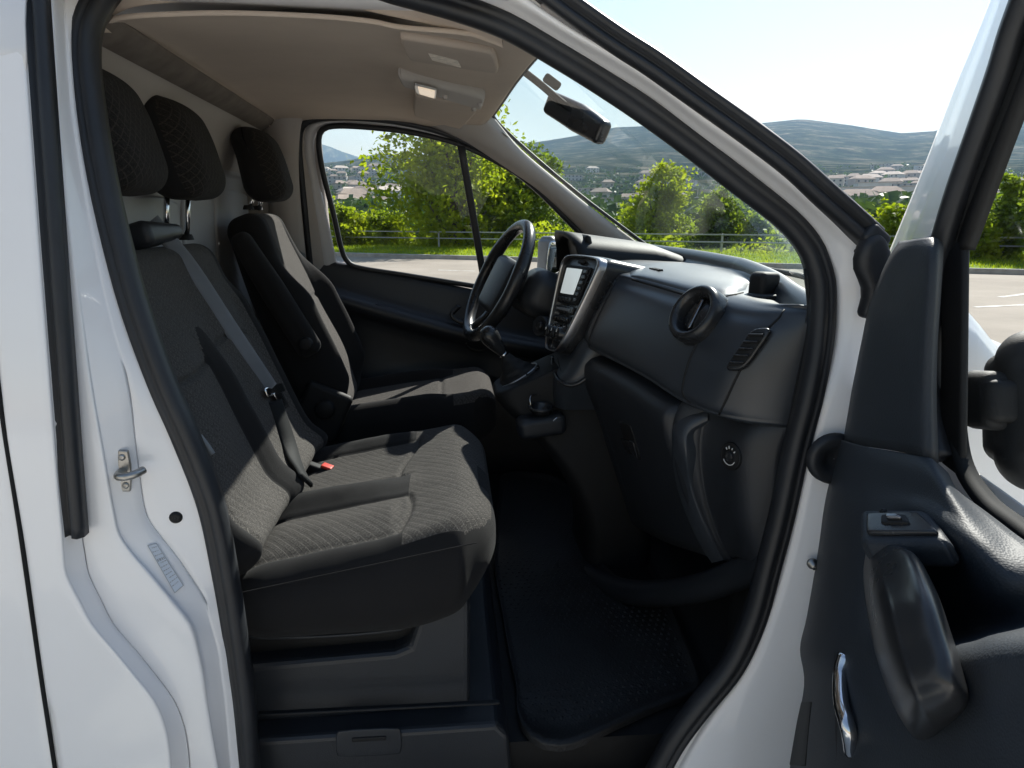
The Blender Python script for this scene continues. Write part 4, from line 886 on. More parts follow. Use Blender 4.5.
# ---- far wing mirror
fm = slab('wing_mirror', [WY(541, 279, 1.06), WY(566, 279, 1.16), WY(566, 236, 1.16), WY(543, 236, 1.06)], .09, .03, 'gray_housing', van, k=5)
fmq = [WY(548, 276, 1.0), WY(562, 272, 1.12), WY(563, 241, 1.12), WY(551, 241, 1.0)]
slab('mirror_glass', [WY(545.5, 276, 1.02), WY(561, 272, 1.03), WY(562, 241, 1.03), WY(549, 241, 1.02)], .01, .02, 'mirror', fm)
rb('mirror_arm', (.06, .16, .05), .02, 'black_plastic', fm, loc=WY(556, 284, 1.0))
# ---- bonnet, front wing and scuttle
rws = []
for x, zc, ze, hw in ((.70, 1.33, 1.40, .82), (.86, 1.345, 1.385, .86), (1.0, 1.32, 1.33, .875), (1.2, 1.255, 1.25, .87), (1.4, 1.16, 1.15, .84), (1.6, 1.04, 1.03, .78), (1.75, .90, .90, .68), (1.80, .70, .70, .60), (1.80, .35, .35, .6)):
    rws.append([Vector((x, -hw, ze-.05)), Vector((x, -hw+.04, ze-.01))]+[Vector((x, y*hw, zc+(ze-zc)*y*y)) for y in (-.8, -.4, 0, .4, .8)]+[Vector((x, hw-.04, ze-.01)), Vector((x, hw, ze-.05))])
bon = sheet('bonnet', rws, 'white_paint', van, ku=4, kv=4, thick=.006)
for sgn, nm in ((-1, 'front_wing'), (1, 'front_wing')):
    rws = []
    for x, zt, y0 in ((.80, 1.44, .885), (.88, 1.405, .89), (1.0, 1.30, .885), (1.2, 1.22, .88), (1.4, 1.12, .85), (1.6, 1.0, .79), (1.78, .85, .68)):
        rws.append([Vector((x, sgn*(y0-.03), zt)), Vector((x, sgn*(y0+.01), zt-.03)), Vector((x, sgn*(y0+.05), zt-.14)), Vector((x, sgn*(y0+.06), .75)), Vector((x, sgn*(y0+.05), .42))])
    sheet(nm, rws, 'white_paint', van, ku=4, kv=3, thick=.006)
sheet('scuttle', [[Vector((x-.03, y*.93, 1.35)), Vector((x+.0, y*.95, 1.368)), Vector((x+.08, y, 1.352))] for y, x, z in GB[1:-1]], 'black_plastic', van, ku=3, kv=3, thick=.008)
tube('wiper_arm', [Vector((.80, -.62, 1.400)), Vector((.87, -.35, 1.405)), Vector((.90, .05, 1.405))], .007, 'black_plastic', van, nrm=(0, 0, 1))
# ================================================================== open passenger door
rows = []
whL = [(1016, -50), (997, 0), (980, 45), (962, 90), (934, 165), (901, 247), (880, 300)]
whR = [(1032, -50), (1017, 0), (1005, 45), (991, 90), (966, 165), (938, 240), (918, 300)]
for a, b in zip(whL, whR):
    L = lambda t: (a[0]+(b[0]-a[0])*t, a[1]+(b[1]-a[1])*t)
    rows.append([PD(*L(-.25), -.075), PD(*L(0.0), -.05), PD(*L(.10), -.035), PD(*L(.26), -.012), PD(*L(.42), -.004), PD(*L(.98), .014), PD(*L(1.15), .006)])
pdoor = None
# main trim skin in pixel rows (px, py, t)
TR_ = [
 [(838, 438, .03), (846, 441, .055), (866, 447, .066), (892, 452, .068), (924, 458, .066), (936, 465, .055), (946, 474, .035)],
 [(836, 450, .03), (845, 453, .06), (866, 459, .074), (894, 464, .078), (928, 472, .078), (945, 485, .072), (956, 492, .035)],
 [(828, 478, .03), (837, 480, .065), (862, 486, .085), (896, 490, .086), (934, 500, .084), (968, 522, .076), (985, 514, .035)],
 [(822, 506, .03), (830, 508, .07), (858, 512, .10), (890, 513, .10), (925, 519, .096), (985, 552, .080), (1010, 533, .035)],
 [(816, 550, .03), (824, 552, .075), (852, 552, .11), (880, 556, .11), (940, 572, .07), (1000, 588, .075), (1050, 566, .035)],
 [(804, 615, .03), (812, 617, .08), (842, 617, .12), (872, 620, .12), (944, 634, .06), (1000, 628, .06), (1060, 620, .05)],
 [(796, 648, .03), (805, 650, .085), (838, 652, .122), (872, 660, .125), (962, 652, .128), (1000, 646, .128), (1070, 640, .12)],
 [(800, 690, .03), (812, 684, .08), (842, 690, .124), (876, 702, .130), (955, 690, .138), (1005, 682, .138), (1080, 672, .13)],
 [(786, 745, .03), (800, 742, .08), (838, 746, .124), (876, 756, .132), (950, 760, .142), (1010, 756, .142), (1090, 745, .13)],
 [(765, 830, .03), (785, 830, .08), (830, 835, .124), (876, 840, .132), (950, 850, .142), (1010, 850, .142), (1100, 840, .13)],
 [(740, 920, .03), (765, 920, .08), (820, 930, .124), (876, 935, .132), (950, 950, .142), (1010, 950, .142), (1110, 940, .13)]]
pdoor = sheet('passenger_door', [[PD(*p) for p in r] for r in TR_], 'door_plastic', van, ku=5, kv=5, thick=.006)
sheet('window_frame', rows, 'white_paint', pdoor, ku=4, kv=5, thick=.005)
# rear of trim out to the free end of the door (mostly out of the frame)
sheet('door_skin', [[dw(s, z, -.045+(-.02 if z > .6 else 0)-(.24*max(0, z-1.2)**1.3)*0) for z in (.42, .7, 1.0, 1.2)] for s in (-.10, .1, .4, .7, 1.0)], 'white_paint', pdoor, ku=3, kv=3, thick=.004)
sheet('door_end', [[dw(1.0, z, t) for t in (-.06, 0, .05, .10)] for z in (.42, .8, 1.2)], 'white_paint', pdoor, ku=2, kv=2, thick=.004)
# black inner seals on the frame
b1 = [(1046, -60), (1030, -18), (1012, 30), (999, 72), (977, 134), (957, 190), (944, 232), (936, 262), (933, 300), (930, 360), (932, 410), (936, 440), (940, 458)]
sweep('frame_seal', cr([PD(x, y, .022) for x, y in b1], 90), [(-.011, -.012), (-.012, .006), (-.004, .013), (.006, .012), (.012, .004), (.011, -.012)], 'rubber', pdoor, nrm=tuple(Dn))
b2 = [(1062, -40), (1040, 20), (1022, 70), (1005, 115), (985, 165), (966, 214), (958, 240), (955, 270), (954, 320), (953, 380), (954, 430), (962, 470), (984, 503), (1015, 528), (1060, 562)]
sweep('glass_channel', cr([PD(x, y, .004) for x, y in b2], 90), [(-.009, -.012), (-.008, .004), (-.003, .008), (.003, .008), (.008, .004), (.009, -.012)], 'rubber_matt', pdoor, nrm=tuple(Dn))
b3 = [(1052, 10), (1030, 70), (1011, 120), (992, 172), (974, 222), (965, 246)]
sweep('frame_strip', cr([PD(x, y, .0) for x, y in b3], 40), [(-.012, -.008), (-.010, .008), (.010, .008), (.012, -.008)], 'black_plastic', pdoor, nrm=tuple(Dn))
# glass
gl = [(1120, -150), (1060, -10), (1015, 110), (990, 172), (968, 232), (960, 260), (958, 400), (960, 470), (975, 495), (1020, 530), (1090, 585), (1250, 700), (1350, 400), (1350, -100)]
gp = [PD(x, y, .0) for x, y in gl]
obj('door_glass', gp, [tuple(range(len(gp)))], 'side_glass', pdoor, smooth=False)
# corner trim behind the mirror
ct = [[(900, 242, .03), (908, 241, .05), (922, 239, .055), (934, 239, .05), (941, 243, .03)],
      [(888, 262, .03), (895, 258, .056), (916, 254, .062), (934, 252, .06), (942, 252, .035)],
      [(872, 300, .03), (879, 300, .058), (908, 298, .067), (931, 296, .064), (939, 296, .04)],
      [(862, 345, .03), (869, 346, .058), (902, 346, .068), (928, 346, .065), (936, 346, .04)],
      [(852, 395, .03), (859, 396, .058), (896, 398, .068), (926, 400, .065), (935, 402, .04)],
      [(843, 442, .03), (850, 444, .058), (890, 450, .068), (926, 457, .066), (937, 463, .04)]]
sheet('corner_trim', [[PD(*p) for p in r] for r in ct], 'door_plastic', pdoor, ku=5, kv=5, thick=.004)
slab('dark_jamb', [PD(944, 252, .012), PD(968, 236, .0), PD(965, 480, .0), PD(942, 462, .012)], .012, .006, 'black_plastic', pdoor)
# switch panel, pulls, handle
DOB = bvh(pdoor)
s_c = PD(900, 528, .128); s_n = (Vector((0, 0, .86))+Dn*.5).normalized()
ph_ = lambda q, o: [planehit(s_c, s_n, x, y, o) for x, y in q]
slab('switch_shelf', ph_([(858, 545), (954, 544), (928, 508), (858, 508)], -.016), .034, .012, 'door_plastic', pdoor, k=4)
swp = slab('switch_panel', ph_([(868, 537), (942, 537), (920, 516), (868, 517)], .003), .008, .006, 'gloss_plastic', pdoor, k=4)
slab('window_switch', ph_([(884, 530), (914, 530), (909, 521), (884, 521)], .007), .006, .004, 'black_plastic', swp)
slab('switch_rocker', ph_([(891, 528), (907, 528), (904, 524), (891, 524)], .012), .006, .002, 'chrome_dark', swp)
V, Fc = lathe(planehit(s_c, s_n, 884, 513, .002), s_n, [(.004, 0), (.004, .002), (.001, .003)], 10); obj('screw', V, Fc, 'black_plastic', pdoor)
lf = [(866, 552, .10), (864, 575, .11), (868, 610, .115), (877, 655, .118), (891, 698, .12), (908, 730, .122), (922, 745, .118)]
rg_ = [(893, 545, .13), (914, 556, .135), (934, 592, .14), (950, 638, .14), (962, 676, .138), (967, 698, .132), (958, 716, .122)]
rows = []
for i, (a, b) in enumerate(zip(lf, rg_)):
    k = min(1, .35+i*.3) if i < 4 else (1 if i < 5 else .75 if i == 5 else .25)
    L = lambda t, h: PD(a[0]+(b[0]-a[0])*t, a[1]+(b[1]-a[1])*t, h)
    rows.append([PD(*a), L(.06, a[2]+.040*k), L(.17, .120+.060*k), L(.32, .120+.068*k), L(.42, .122+.064*k), L(.75, .126+.050*k), L(.93, .128+.036*k), L(1.0, b[2]), L(1.0, b[2]-.03)])
top = [r.lerp(rows[0][0], .3) for r in rows[0]]
gh = sheet('grab_handle', rows, 'gloss_plastic', pdoor, ku=5, kv=6, thick=.004)
tube('release_handle', [PD(846, 655, .125), PD(841, 675, .133), PD(842, 705, .142), PD(849, 730, .142), PD(852, 752, .130)], .010, 'chrome', pdoor, n=12)
slab('release_bowl', [PD(836, 645, .120), PD(853, 650, .123), PD(862, 765, .126), PD(838, 765, .124)], .008, .018, 'black_plastic', pdoor, k=4)
sp_ = slab('speaker_grille', [hit(DOB, x, y, .002)[0] for x, y in ((790, 766), (808, 767), (814, 702), (804, 702))], .006, .006, 'black_plastic', pdoor)
# exterior mirror beyond the glass
mh = slab('wing_mirror', [PD(1008, 486, -.13), PD(1085, 500, -.16), PD(1080, 330, -.16), PD(1012, 330, -.13)], .15, .07, 'black_plastic', pdoor, k=6)
slab('mirror_arm', [PD(969, 428, -.06), PD(1012, 432, -.08), PD(1012, 372, -.08), PD(969, 370, -.06)], .06, .022, 'black_plastic', mh, k=4)
# body closed where the photograph does not reach: cantrail, rear panels, wheels, door frame
cr_ = [(58, -70), (125, -125), (230, -140), (330, -120), (420, -75), (470, -42), (515, -12), (540, 8)]
sheet('cantrail', [[PS(x, y, .036), PS(x, y, .07)+Vector((0, .02, .035)), Vector((min(.155, PS(x, y, .1).x), -.775, 1.90)), Vector((min(.155, PS(x, y, .1).x), -.745, 1.925))] for x, y in cr_], 'white_paint', van, ku=3, kv=3, thick=.006)
sheet('roof_edge', [[Vector((x, -.835, 1.76)), Vector((x, -.81, 1.86)), Vector((x, -.76, 1.92))] for x in (-2.6, -1.6, -.62)], 'white_paint', van, ku=3, kv=2, thick=.006)
sheet('far_rear_panel', [[Vector((x, .95, 1.2)), Vector((x, .91, 1.5)), Vector((x, .835, 1.76)), Vector((x, .80, 1.87)), Vector((x, .75, 1.93))] for x in (-2.6, -1.6, -.56)], 'white_paint', van, ku=3, kv=2, thick=.01)
sheet('rear_panel', [[Vector((-2.6, y, z)) for z in (.35, .9, 1.4, 1.75)]+[Vector((-2.6, y*.86, 1.92))] for y in (-.94, -.4, .4, .94)], 'white_paint', van, ku=2, kv=2, thick=.01)
for wx in (1.22, -1.95):
    for sg in (-1, 1):
        V, Fc = lathe((wx, sg*.72, .33), (0, sg, 0), [(.20, -.05), (.30, -.03), (.328, .02), (.33, .10), (.328, .17), (.30, .205), (.21, .20), (.20, .19)], 40); wh = obj('wheel', V, Fc, 'rubber_matt', van)
        V, Fc = lathe((wx, sg*.72, .33), (0, sg, 0), [(.205, .19), (.19, .17), (.15, .15), (.06, .165), (.05, .185), (.001, .185)], 32); obj('rim', V, Fc, 'steel', wh)
tube('frame_rail', [PD(1016, -50, .0), dw(.42, 1.80, -.03), dw(.75, 1.815, -.035), dw(.96, 1.80, -.035), dw(1.0, 1.72, -.035), dw(1.0, 1.45, -.02), dw(1.0, 1.18, 0)], .028, 'white_paint', pdoor, n=14)
# keep to three levels: a detailed sub-assembly becomes a part of the van itself
def promote(root):
    for p in list(root.children):
        for q in list(p.children):
            if q.children: q.parent = root
for _ in range(3): promote(van)
# ================================================================== OUTSIDE
plain('leaf_stub', (.1, .1, .1))
def leafmat(name, c0, c1, tr=.45):
    nt = NT(name); nz = nt.n('ShaderNodeTexNoise', Scale=.9, Detail=2.0); nt.l(coords(nt), nz.inputs['Vector'])
    r = ramp(nt, nz.outputs[0], [(.35, c0), (.65, c1)])
    d = nt.n('ShaderNodeBsdfPrincipled', Roughness=.55); d.inputs['Specular IOR Level'].default_value = .25; t = nt.n('ShaderNodeBsdfTranslucent'); mx = nt.n('ShaderNodeMixShader'); mx.inputs[0].default_value = tr
    nt.l(r.outputs[0], d.inputs['Base Color']); nt.l(r.outputs[0], t.inputs[0]); nt.l(d.outputs[0], mx.inputs[1]); nt.l(t.outputs[0], mx.inputs[2]); nt.l(mx.outputs[0], nt.out.inputs[0])
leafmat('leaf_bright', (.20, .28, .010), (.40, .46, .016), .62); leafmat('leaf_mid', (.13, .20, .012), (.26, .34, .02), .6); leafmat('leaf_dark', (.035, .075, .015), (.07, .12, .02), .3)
plain('bark', (.09, .07, .05), .9, var=.4, vscale=8)
plain('rail_metal', (.34, .35, .35), .5, var=.15)
plain('kerb_stone', (.36, .34, .31), .9, var=.25, vscale=3)
def asphalt():
    nt = NT('asphalt'); b = nt.n('ShaderNodeBsdfPrincipled', Roughness=.9); b.inputs['Specular IOR Level'].default_value = .25; v = coords(nt)
    n1 = nt.n('ShaderNodeTexNoise', Scale=.35, Detail=6.0, Roughness=.65); n2 = nt.n('ShaderNodeTexNoise', Scale=60.0, Detail=3.0); nt.l(v, n1.inputs['Vector']); nt.l(v, n2.inputs['Vector'])
    r1 = ramp(nt, n1.outputs[0], [(.3, (.235, .20, .168)), (.5, (.30, .26, .216)), (.7, (.36, .31, .262))]); mx = nt.n('ShaderNodeMix', data_type='RGBA', blend_type='MULTIPLY'); mx.inputs[0].default_value = .5
    r2 = ramp(nt, n2.outputs[0], [(.3, (.6, .6, .6)), (.7, (1, 1, 1))]); nt.l(r1.outputs[0], mx.inputs[6]); nt.l(r2.outputs[0], mx.inputs[7]); nt.l(mx.outputs[2], b.inputs['Base Color']); nt.l(b.outputs[0], nt.out.inputs[0])
asphalt()
def grassmat():
    nt = NT('grass'); b = nt.n('ShaderNodeBsdfPrincipled', Roughness=.9); b.inputs['Specular IOR Level'].default_value = .1; v = coords(nt)
    n1 = nt.n('ShaderNodeTexNoise', Scale=.5, Detail=8.0, Roughness=.75); nt.l(v, n1.inputs['Vector'])
    r = ramp(nt, n1.outputs[0], [(.3, (.10, .17, .02)), (.55, (.17, .25, .025)), (.75, (.24, .27, .05))]); nt.l(r.outputs[0], b.inputs['Base Color']); nt.l(b.outputs[0], nt.out.inputs[0])
grassmat()
def worn():
    nt = NT('worn_paint'); b = nt.n('ShaderNodeBsdfPrincipled', Roughness=.85); v = coords(nt); n1 = nt.n('ShaderNodeTexNoise', Scale=2.2, Detail=8.0, Roughness=.8); nt.l(v, n1.inputs['Vector'])
    r = ramp(nt, n1.outputs[0], [(.42, (.30, .26, .22)), (.56, (.62, .61, .58))]); nt.l(r.outputs[0], b.inputs['Base Color']); nt.l(b.outputs[0], nt.out.inputs[0])
worn()
def hillmat():
    nt = NT('hill'); b = nt.n('ShaderNodeBsdfPrincipled', Roughness=1.0); b.inputs['Specular IOR Level'].default_value = 0; v = coords(nt)
    n1 = nt.n('ShaderNodeTexNoise', Scale=.016, Detail=9.0, Roughness=.72); n2 = nt.n('ShaderNodeTexVoronoi', Scale=.05); nt.l(v, n1.inputs['Vector']); nt.l(v, n2.inputs['Vector'])
    r = ramp(nt, n1.outputs[0], [(.38, (.008, .018, .008)), (.48, (.022, .038, .014)), (.55, (.085, .088, .045)), (.66, (.24, .21, .15))])
    mx = nt.n('ShaderNodeMix', data_type='RGBA', blend_type='MULTIPLY'); mx.inputs[0].default_value = .8
    r2 = ramp(nt, n2.outputs['Distance'], [(.1, (1.1, 1.1, 1.1)), (.7, (.45, .45, .45))]); nt.l(r.outputs[0], mx.inputs[6]); nt.l(r2.outputs[0], mx.inputs[7])
    nt.l(mx.outputs[2], b.inputs['Base Color']); bp = nt.n('ShaderNodeBump', Strength=1.0, Distance=14.0); nt.l(n1.outputs[0], bp.inputs['Height']); nt.l(bp.outputs[0], b.inputs['Normal']); nt.l(b.outputs[0], nt.out.inputs[0])
hillmat()
# directions: azimuth (from +Y towards +X) of an image column at the horizon
def az(px): return math.atan((px-512)/F)+YAW
def pol(a, r, z=0): return Vector((CAM.x+r*math.sin(a), CAM.y+r*math.cos(a), z))
# kerb line on the ground
K0, K1 = WZ(345, 256.5, 0), WZ(1020, 275, 0); kd = (K1-K0).normalized(); kn_ = Vector((-kd.y, kd.x, 0))
if kn_.y < 0: kn_ = -kn_
def kl(s, d, z): p = K0+kd*s+kn_*d; return Vector((p.x, p.y, z))
V = [Vector((-60, -60, 0)), Vector((60, -60, 0)), kl(60, .05, 0), kl(-60, .05, 0)]
gobj = obj('car_park_ground', V, [(0, 1, 2, 3)], 'asphalt', smooth=False); gobj['kind'] = 'structure'
plain('bounce_concrete', (.56, .54, .50), .85, var=.12, vscale=1.2, grain=.3, gscale=60)
V, Fc = gridmesh([[Vector((-9+i*2, -12+j*1.6, .004)) for i in range(9)] for j in range(8)]); ap_ = obj('bounce_pavement', V, Fc, 'bounce_concrete', smooth=False); ap_['kind'] = 'structure'  # unseen pale slab, added to bounce light on to the van's near side
ro = []
for i in range(61):
    s = -60+2*i; ro.append([kl(s, 0, -.05), kl(s, 0, .13), kl(s, .02, .15), kl(s, .18, .15), kl(s, .2, .13), kl(s, .2, -.05)])
V, Fc = gridmesh(ro); tag(obj('kerb', V, Fc, 'kerb_stone', smooth=False), None, kind='structure')
ro = []
for i in range(61):
    s = -60+2*i; ro.append([kl(s, .2, .10), kl(s, 1.5, .16), kl(s, 4, .24+.03*noise.noise(Vector((s*.3, 0, 0)))), kl(s, 7, .2), kl(s, 10, -.3), kl(s, 16, -2.2), kl(s, 30, -5), kl(s, 60, -7)])
V, Fc = gridmesh(ro); tag(obj('grass_bank', V, Fc, 'grass'), None, kind='structure')
# painted bay lines on the car park
bl = []
for (x0, y0), (x1, y1) in (((1000, 297), (1040, 292)), ((975, 307), (1060, 303)), ((438, 270), (475, 271))):
    a, b = WZ(x0, y0, .004), WZ(x1, y1, .004); t = (b-a).normalized(); n = Vector((-t.y, t.x, 0))*.06
    bl.append(([a-n, b-n, b+n, a+n], [(0, 1, 2, 3)]))
V, Fc = merge(bl); tag(obj('bay_markings', V, Fc, 'worn_paint', smooth=False), None, kind='structure')
# grass blades
random.seed(11); V = []; Fc = []
for i in range(26000):
    s = random.uniform(-6, 26); d = random.uniform(.25, 6.5); h = random.uniform(.04, .13); z = .12+.03*min(d, 4); p = kl(s, d, z); a = random.uniform(0, 6.3); w = Vector((math.cos(a), math.sin(a), 0))*random.uniform(.008, .02); tip = Vector((random.uniform(-.05, .05), random.uniform(-.05, .05), h))
    k = len(V); V += [p-w, p+w, p+tip]; Fc.append((k, k+1, k+2))
tag(obj('lawn_grass', V, Fc, 'leaf_bright', smooth=False), None, kind='stuff')
# two-rail barrier, its posts parts of it
def barrier(name, s0, s1, d, z0, z1, z2, step, label):
    root = bpy.data.objects.new(name, None); col.objects.link(root); root.location = kl(s0, d, z0); off = root.location.copy(); tag(root, label, 'guard rail')
    for z in (z1, z2):
        pts = [kl(s0+(s1-s0)*i/20, d, z)-off for i in range(21)]; sweep('rail', pts, [(-.02, -.025), (.02, -.025), (.02, .025), (-.02, .025)], 'rail_metal', root, nrm=(0, 0, 1))
    s = s0
    while s <= s1:
        V, Fc = rbox(.07, .07, z2+.06-z0, .012, 2, 1, loc=kl(s, d+.06, (z0+z2)/2)-off); obj('post', V, Fc, 'rail_metal', root); s += step
    return root
barrier('guard_rail', -34, 44, 4.0, .18, .63, .90, 6.0, 'long grey two-rail guard rail on posts along the grass verge')
# ---- terrain behind the verge: valley, town slope, wooded hills
RID = [(-400, 165), (-100, 172), (150, 150), (250, 178), (316, 172), (335, 168), (355, 166), (385, 160), (430, 163), (480, 150), (530, 150), (570, 144), (610, 136), (655, 134), (700, 136), (745, 133), (785, 129), (830, 134), (880, 141), (915, 139), (935, 132), (965, 128), (1024, 127), (1150, 130), (1400, 140)]
def ridz(px, r): return CAM.z+(217-interp([(y, x) for x, y in RID], px))/F*r*math.cos(az(px)-YAW)**-1*0+ (217-interp([(y, x) for x, y in RID], px))/F*r*math.cos(math.atan((px-512)/F))
RS = [34, 45, 70, 110, 180, 280, 420, 600, 800, 1000, 1200, 1400, 1600, 1800, 2000, 2200, 2400, 2600, 2900, 3300]
def terr(px, r):
    a = math.atan((px-512)/F)
    row = [(34, 262), (45, 262), (70, 246), (110, 232), (180, 222), (280, 214), (420, 203), (600, 190), (800, 180), (1000, 172)]     # image row the slope reaches at each distance
    if r <= 1000:
        lo = interp([(v, k) for k, v in row], r); z = CAM.z+(217-lo)/F*r*math.cos(a)
    else:
        rz = interp([(y, x) for x, y in RID], px); t = min(1, (r-1000)/1400); base = 172+(min(rz, 170)-172)*(1-(1-t)**1.35); z = CAM.z+(217-base)/F*min(r, 2400)*math.cos(a)
        if r > 2400: z -= (r-2400)*.25
        x, y = r*math.sin(a), r*math.cos(a); n = noise.noise(Vector((x*.0022, y*.0022, 1)))*55+noise.noise(Vector((x*.006, y*.006, 2)))*22
        z += n*math.sin(math.pi*min(1, t*.97))*.30
    if 60 < r < 1000: z += 1.2*noise.noise(Vector((r*.02, px*.02, 0)))
    return z
ro = []
pxs = [-330+10*i for i in range(176)]
for r in RS: ro.append([pol(az(px), r, terr(px, r)) for px in pxs])
ro = [list(c) for c in zip(*[crk([q[j] for q in ro], 3) for j in range(len(pxs))])]
V, Fc = gridmesh(ro); tag(obj('hills', V, Fc, 'hill'), None, kind='structure')
RF = [(-330, 185), (200, 176), (316, 160), (332, 158), (350, 164), (380, 172), (700, 176), (1400, 180)]
ro = []
for k in range(5):
    ro.append([pol(az(px), 4200+k*160, -20+(CAM.z+(217-interp([(y, x) for x, y in RF], px))/F*5000+20)*math.sin(math.pi*k/4)) for px in pxs])
V, Fc = gridmesh(ro); tag(obj('far_hills', V, Fc, 'hill'), None, kind='structure')
gb_ = obj('ground', [Vector((-5200, -300, -9)), Vector((5200, -300, -9)), Vector((5200, 5200, -9)), Vector((-5200, 5200, -9))], [(0, 1, 2, 3)], 'grass', smooth=False); gb_['kind'] = 'structure'
# ---- trees
def leaves(rng, lobes, count, size, clump=.32):
    V = []; Fc = []
    tot = sum(l[3]**2 for l in lobes)
    for (cx, cy_, cz, rr) in lobes:
        n = int(count*rr*rr/tot)
        ncl = max(6, n//26)
        for c in range(ncl):
            d = Vector((rng.gauss(0, 1), rng.gauss(0, 1), rng.gauss(0, 1))).normalized(); rad = rr*(.55+.5*rng.random()**.6)
            cc = Vector((cx, cy_, cz))+Vector((d.x*rad, d.y*rad, d.z*rad*.85))
            for q in range(26):
                p = cc+Vector((rng.gauss(0, clump), rng.gauss(0, clump), rng.gauss(0, clump*.6)))
                n_ = Vector((rng.gauss(0, .6), rng.gauss(0, .6), rng.gauss(.5, .6))).normalized(); u = n_.orthogonal().normalized(); w = n_.cross(u); a = rng.random()*6.3
                u, w = u*math.cos(a)+w*math.sin(a), w*math.cos(a)-u*math.sin(a); s = size*rng.uniform(.6, 1.25); k = len(V)
                V += [p-u*s*.5, p+w*s*.32+n_*s*.06, p+u*s*.55, p-w*s*.32+n_*s*.06]; Fc.append((k, k+1, k+2, k+3))
    return V, Fc
def tree(name, label, cat, base, h, w, seed, leaf, trunk_h=.25, count=9000, size=.16, group=None, nl=11, bush=False):
    rng = random.Random(seed); root = bpy.data.objects.new(name, None); col.objects.link(root); root.location = base; tag(root, label, cat, group)
    lobes = []
    for i in range(nl):
        t = (i+.5)/nl; zc = h*(trunk_h+(1-trunk_h)*t*.92); prof_ = math.sin(math.pi*min(1, .18+t*.80))**.7
        a = rng.random()*6.3; off = w*.5*prof_*rng.uniform(.25, .62); rr = w*.5*rng.uniform(.30, .48)*(.6+.5*prof_); lobes.append((off*math.cos(a), off*math.sin(a), zc, rr))
    V, Fc = leaves(rng, lobes, count, size, clump=.10*w**.6); obj('crown', V, Fc, leaf, root, smooth=False)
    parts = []
    V, Fc = lathe((0, 0, -.3), (0, 0, 1), [(.035*w+.02, 0), (.028*w, .5), (.02*w, h*.45), (.008*w, h*.85)], 10); parts.append((V, Fc))
    for l in lobes[::1]:
        z0 = max(.2, l[2]-.25*h); b_ = Vector((0, 0, z0)); e_ = Vector(l[:3]); parts.append(cyl(b_, e_, .012*w, .004*w, 7))
    V, Fc = merge(parts); obj('trunk', V, Fc, 'bark', root)
    return root
def tpos(px, r, py_base=None):
    a = az(px); p = pol(a, r); 
    d = (p-K0).dot(kn_); z = .1 if d < 7 else max(-9, .2-(d-7)*.2 if d < 16 else -2.0-(d-16)*.15); p.z = z; return p
def ttree(name, label, cat, px, r, pytop, wpx, seed, leaf, **kw):
    b = tpos(px, r); c_ = math.cos(az(px)-YAW); top = CAM.z+(217-pytop)/F*r*c_; w = wpx/F*r*c_
    return tree(name, label, cat, b, max(1.5, top-b.z), w, seed, leaf, **kw)
ttree('maple_tree', 'large bright green tree in full leaf framed by the far door window', 'tree', 456, 33, 108, 175, 1, 'leaf_bright', trunk_h=.2, count=13000, size=.27, nl=22)
ttree('maple_tree', 'darker broad tree behind the steering wheel, seen through the quarter window', 'tree', 518, 35, 152, 100, 2, 'leaf_mid', trunk_h=.15, count=10000, size=.25, nl=18)
ttree('shrub', 'yellow green shrub at the left edge of the far door window', 'shrub', 347, 34, 206, 50, 3, 'leaf_bright', trunk_h=.05, count=3500, size=.2)
ttree('shrub', 'low yellow green shrub between the window edge and the large tree', 'shrub', 388, 35, 216, 60, 4, 'leaf_bright', trunk_h=.05, count=3500, size=.2)
ttree('maple_tree', 'low pale tree left of the windscreen trees, mostly behind the far pillar', 'tree', 590, 36, 212, 50, 9, 'leaf_mid', trunk_h=.1, count=5000, size=.2)
ttree('lime_tree', 'rounded bright tree standing highest in the windscreen', 'tree', 652, 33, 170, 92, 5, 'leaf_bright', trunk_h=.1, count=6500, size=.22, nl=14)
ttree('lime_tree', 'smaller mid green tree right of the highest windscreen tree', 'tree', 712, 32, 194, 66, 6, 'leaf_mid', trunk_h=.08, count=6000, size=.2)
ttree('shrub', 'low bright bush above the guard rail at the right end of the windscreen', 'shrub', 752, 31, 216, 56, 7, 'leaf_bright', trunk_h=.05, count=3500, size=.2)
ttree('shrub', 'low dull green bush just beside the windscreen pillar', 'shrub', 800, 31, 222, 50, 8, 'leaf_mid', trunk_h=.05, count=3000, size=.2)
ttree('shrub', 'sprawling yellow green bush in the gap between pillar and open door', 'shrub', 880, 28, 206, 62, 10, 'leaf_bright', trunk_h=.05, count=4500, size=.18)
ttree('shrub', 'narrow pale bush low in the gap beside the outer pillar seal', 'shrub', 848, 33, 210, 40, 12, 'leaf_bright', trunk_h=.05, count=2500, size=.18)
ttree('lime_tree', 'upright tree nearest the frame in the open door window', 'tree', 992, 28, 176, 58, 13, 'leaf_mid', trunk_h=.08, count=6000, size=.19)
ttree('lime_tree', 'dark tree at the right edge of the open door window', 'tree', 1040, 27, 160, 80, 14, 'leaf_mid', trunk_h=.08, count=7000, size=.19)
ttree('shrub', 'yellow green shrub at the foot of the door window trees', 'shrub', 968, 27, 216, 40, 15, 'leaf_bright', trunk_h=.05, count=3000, size=.17)
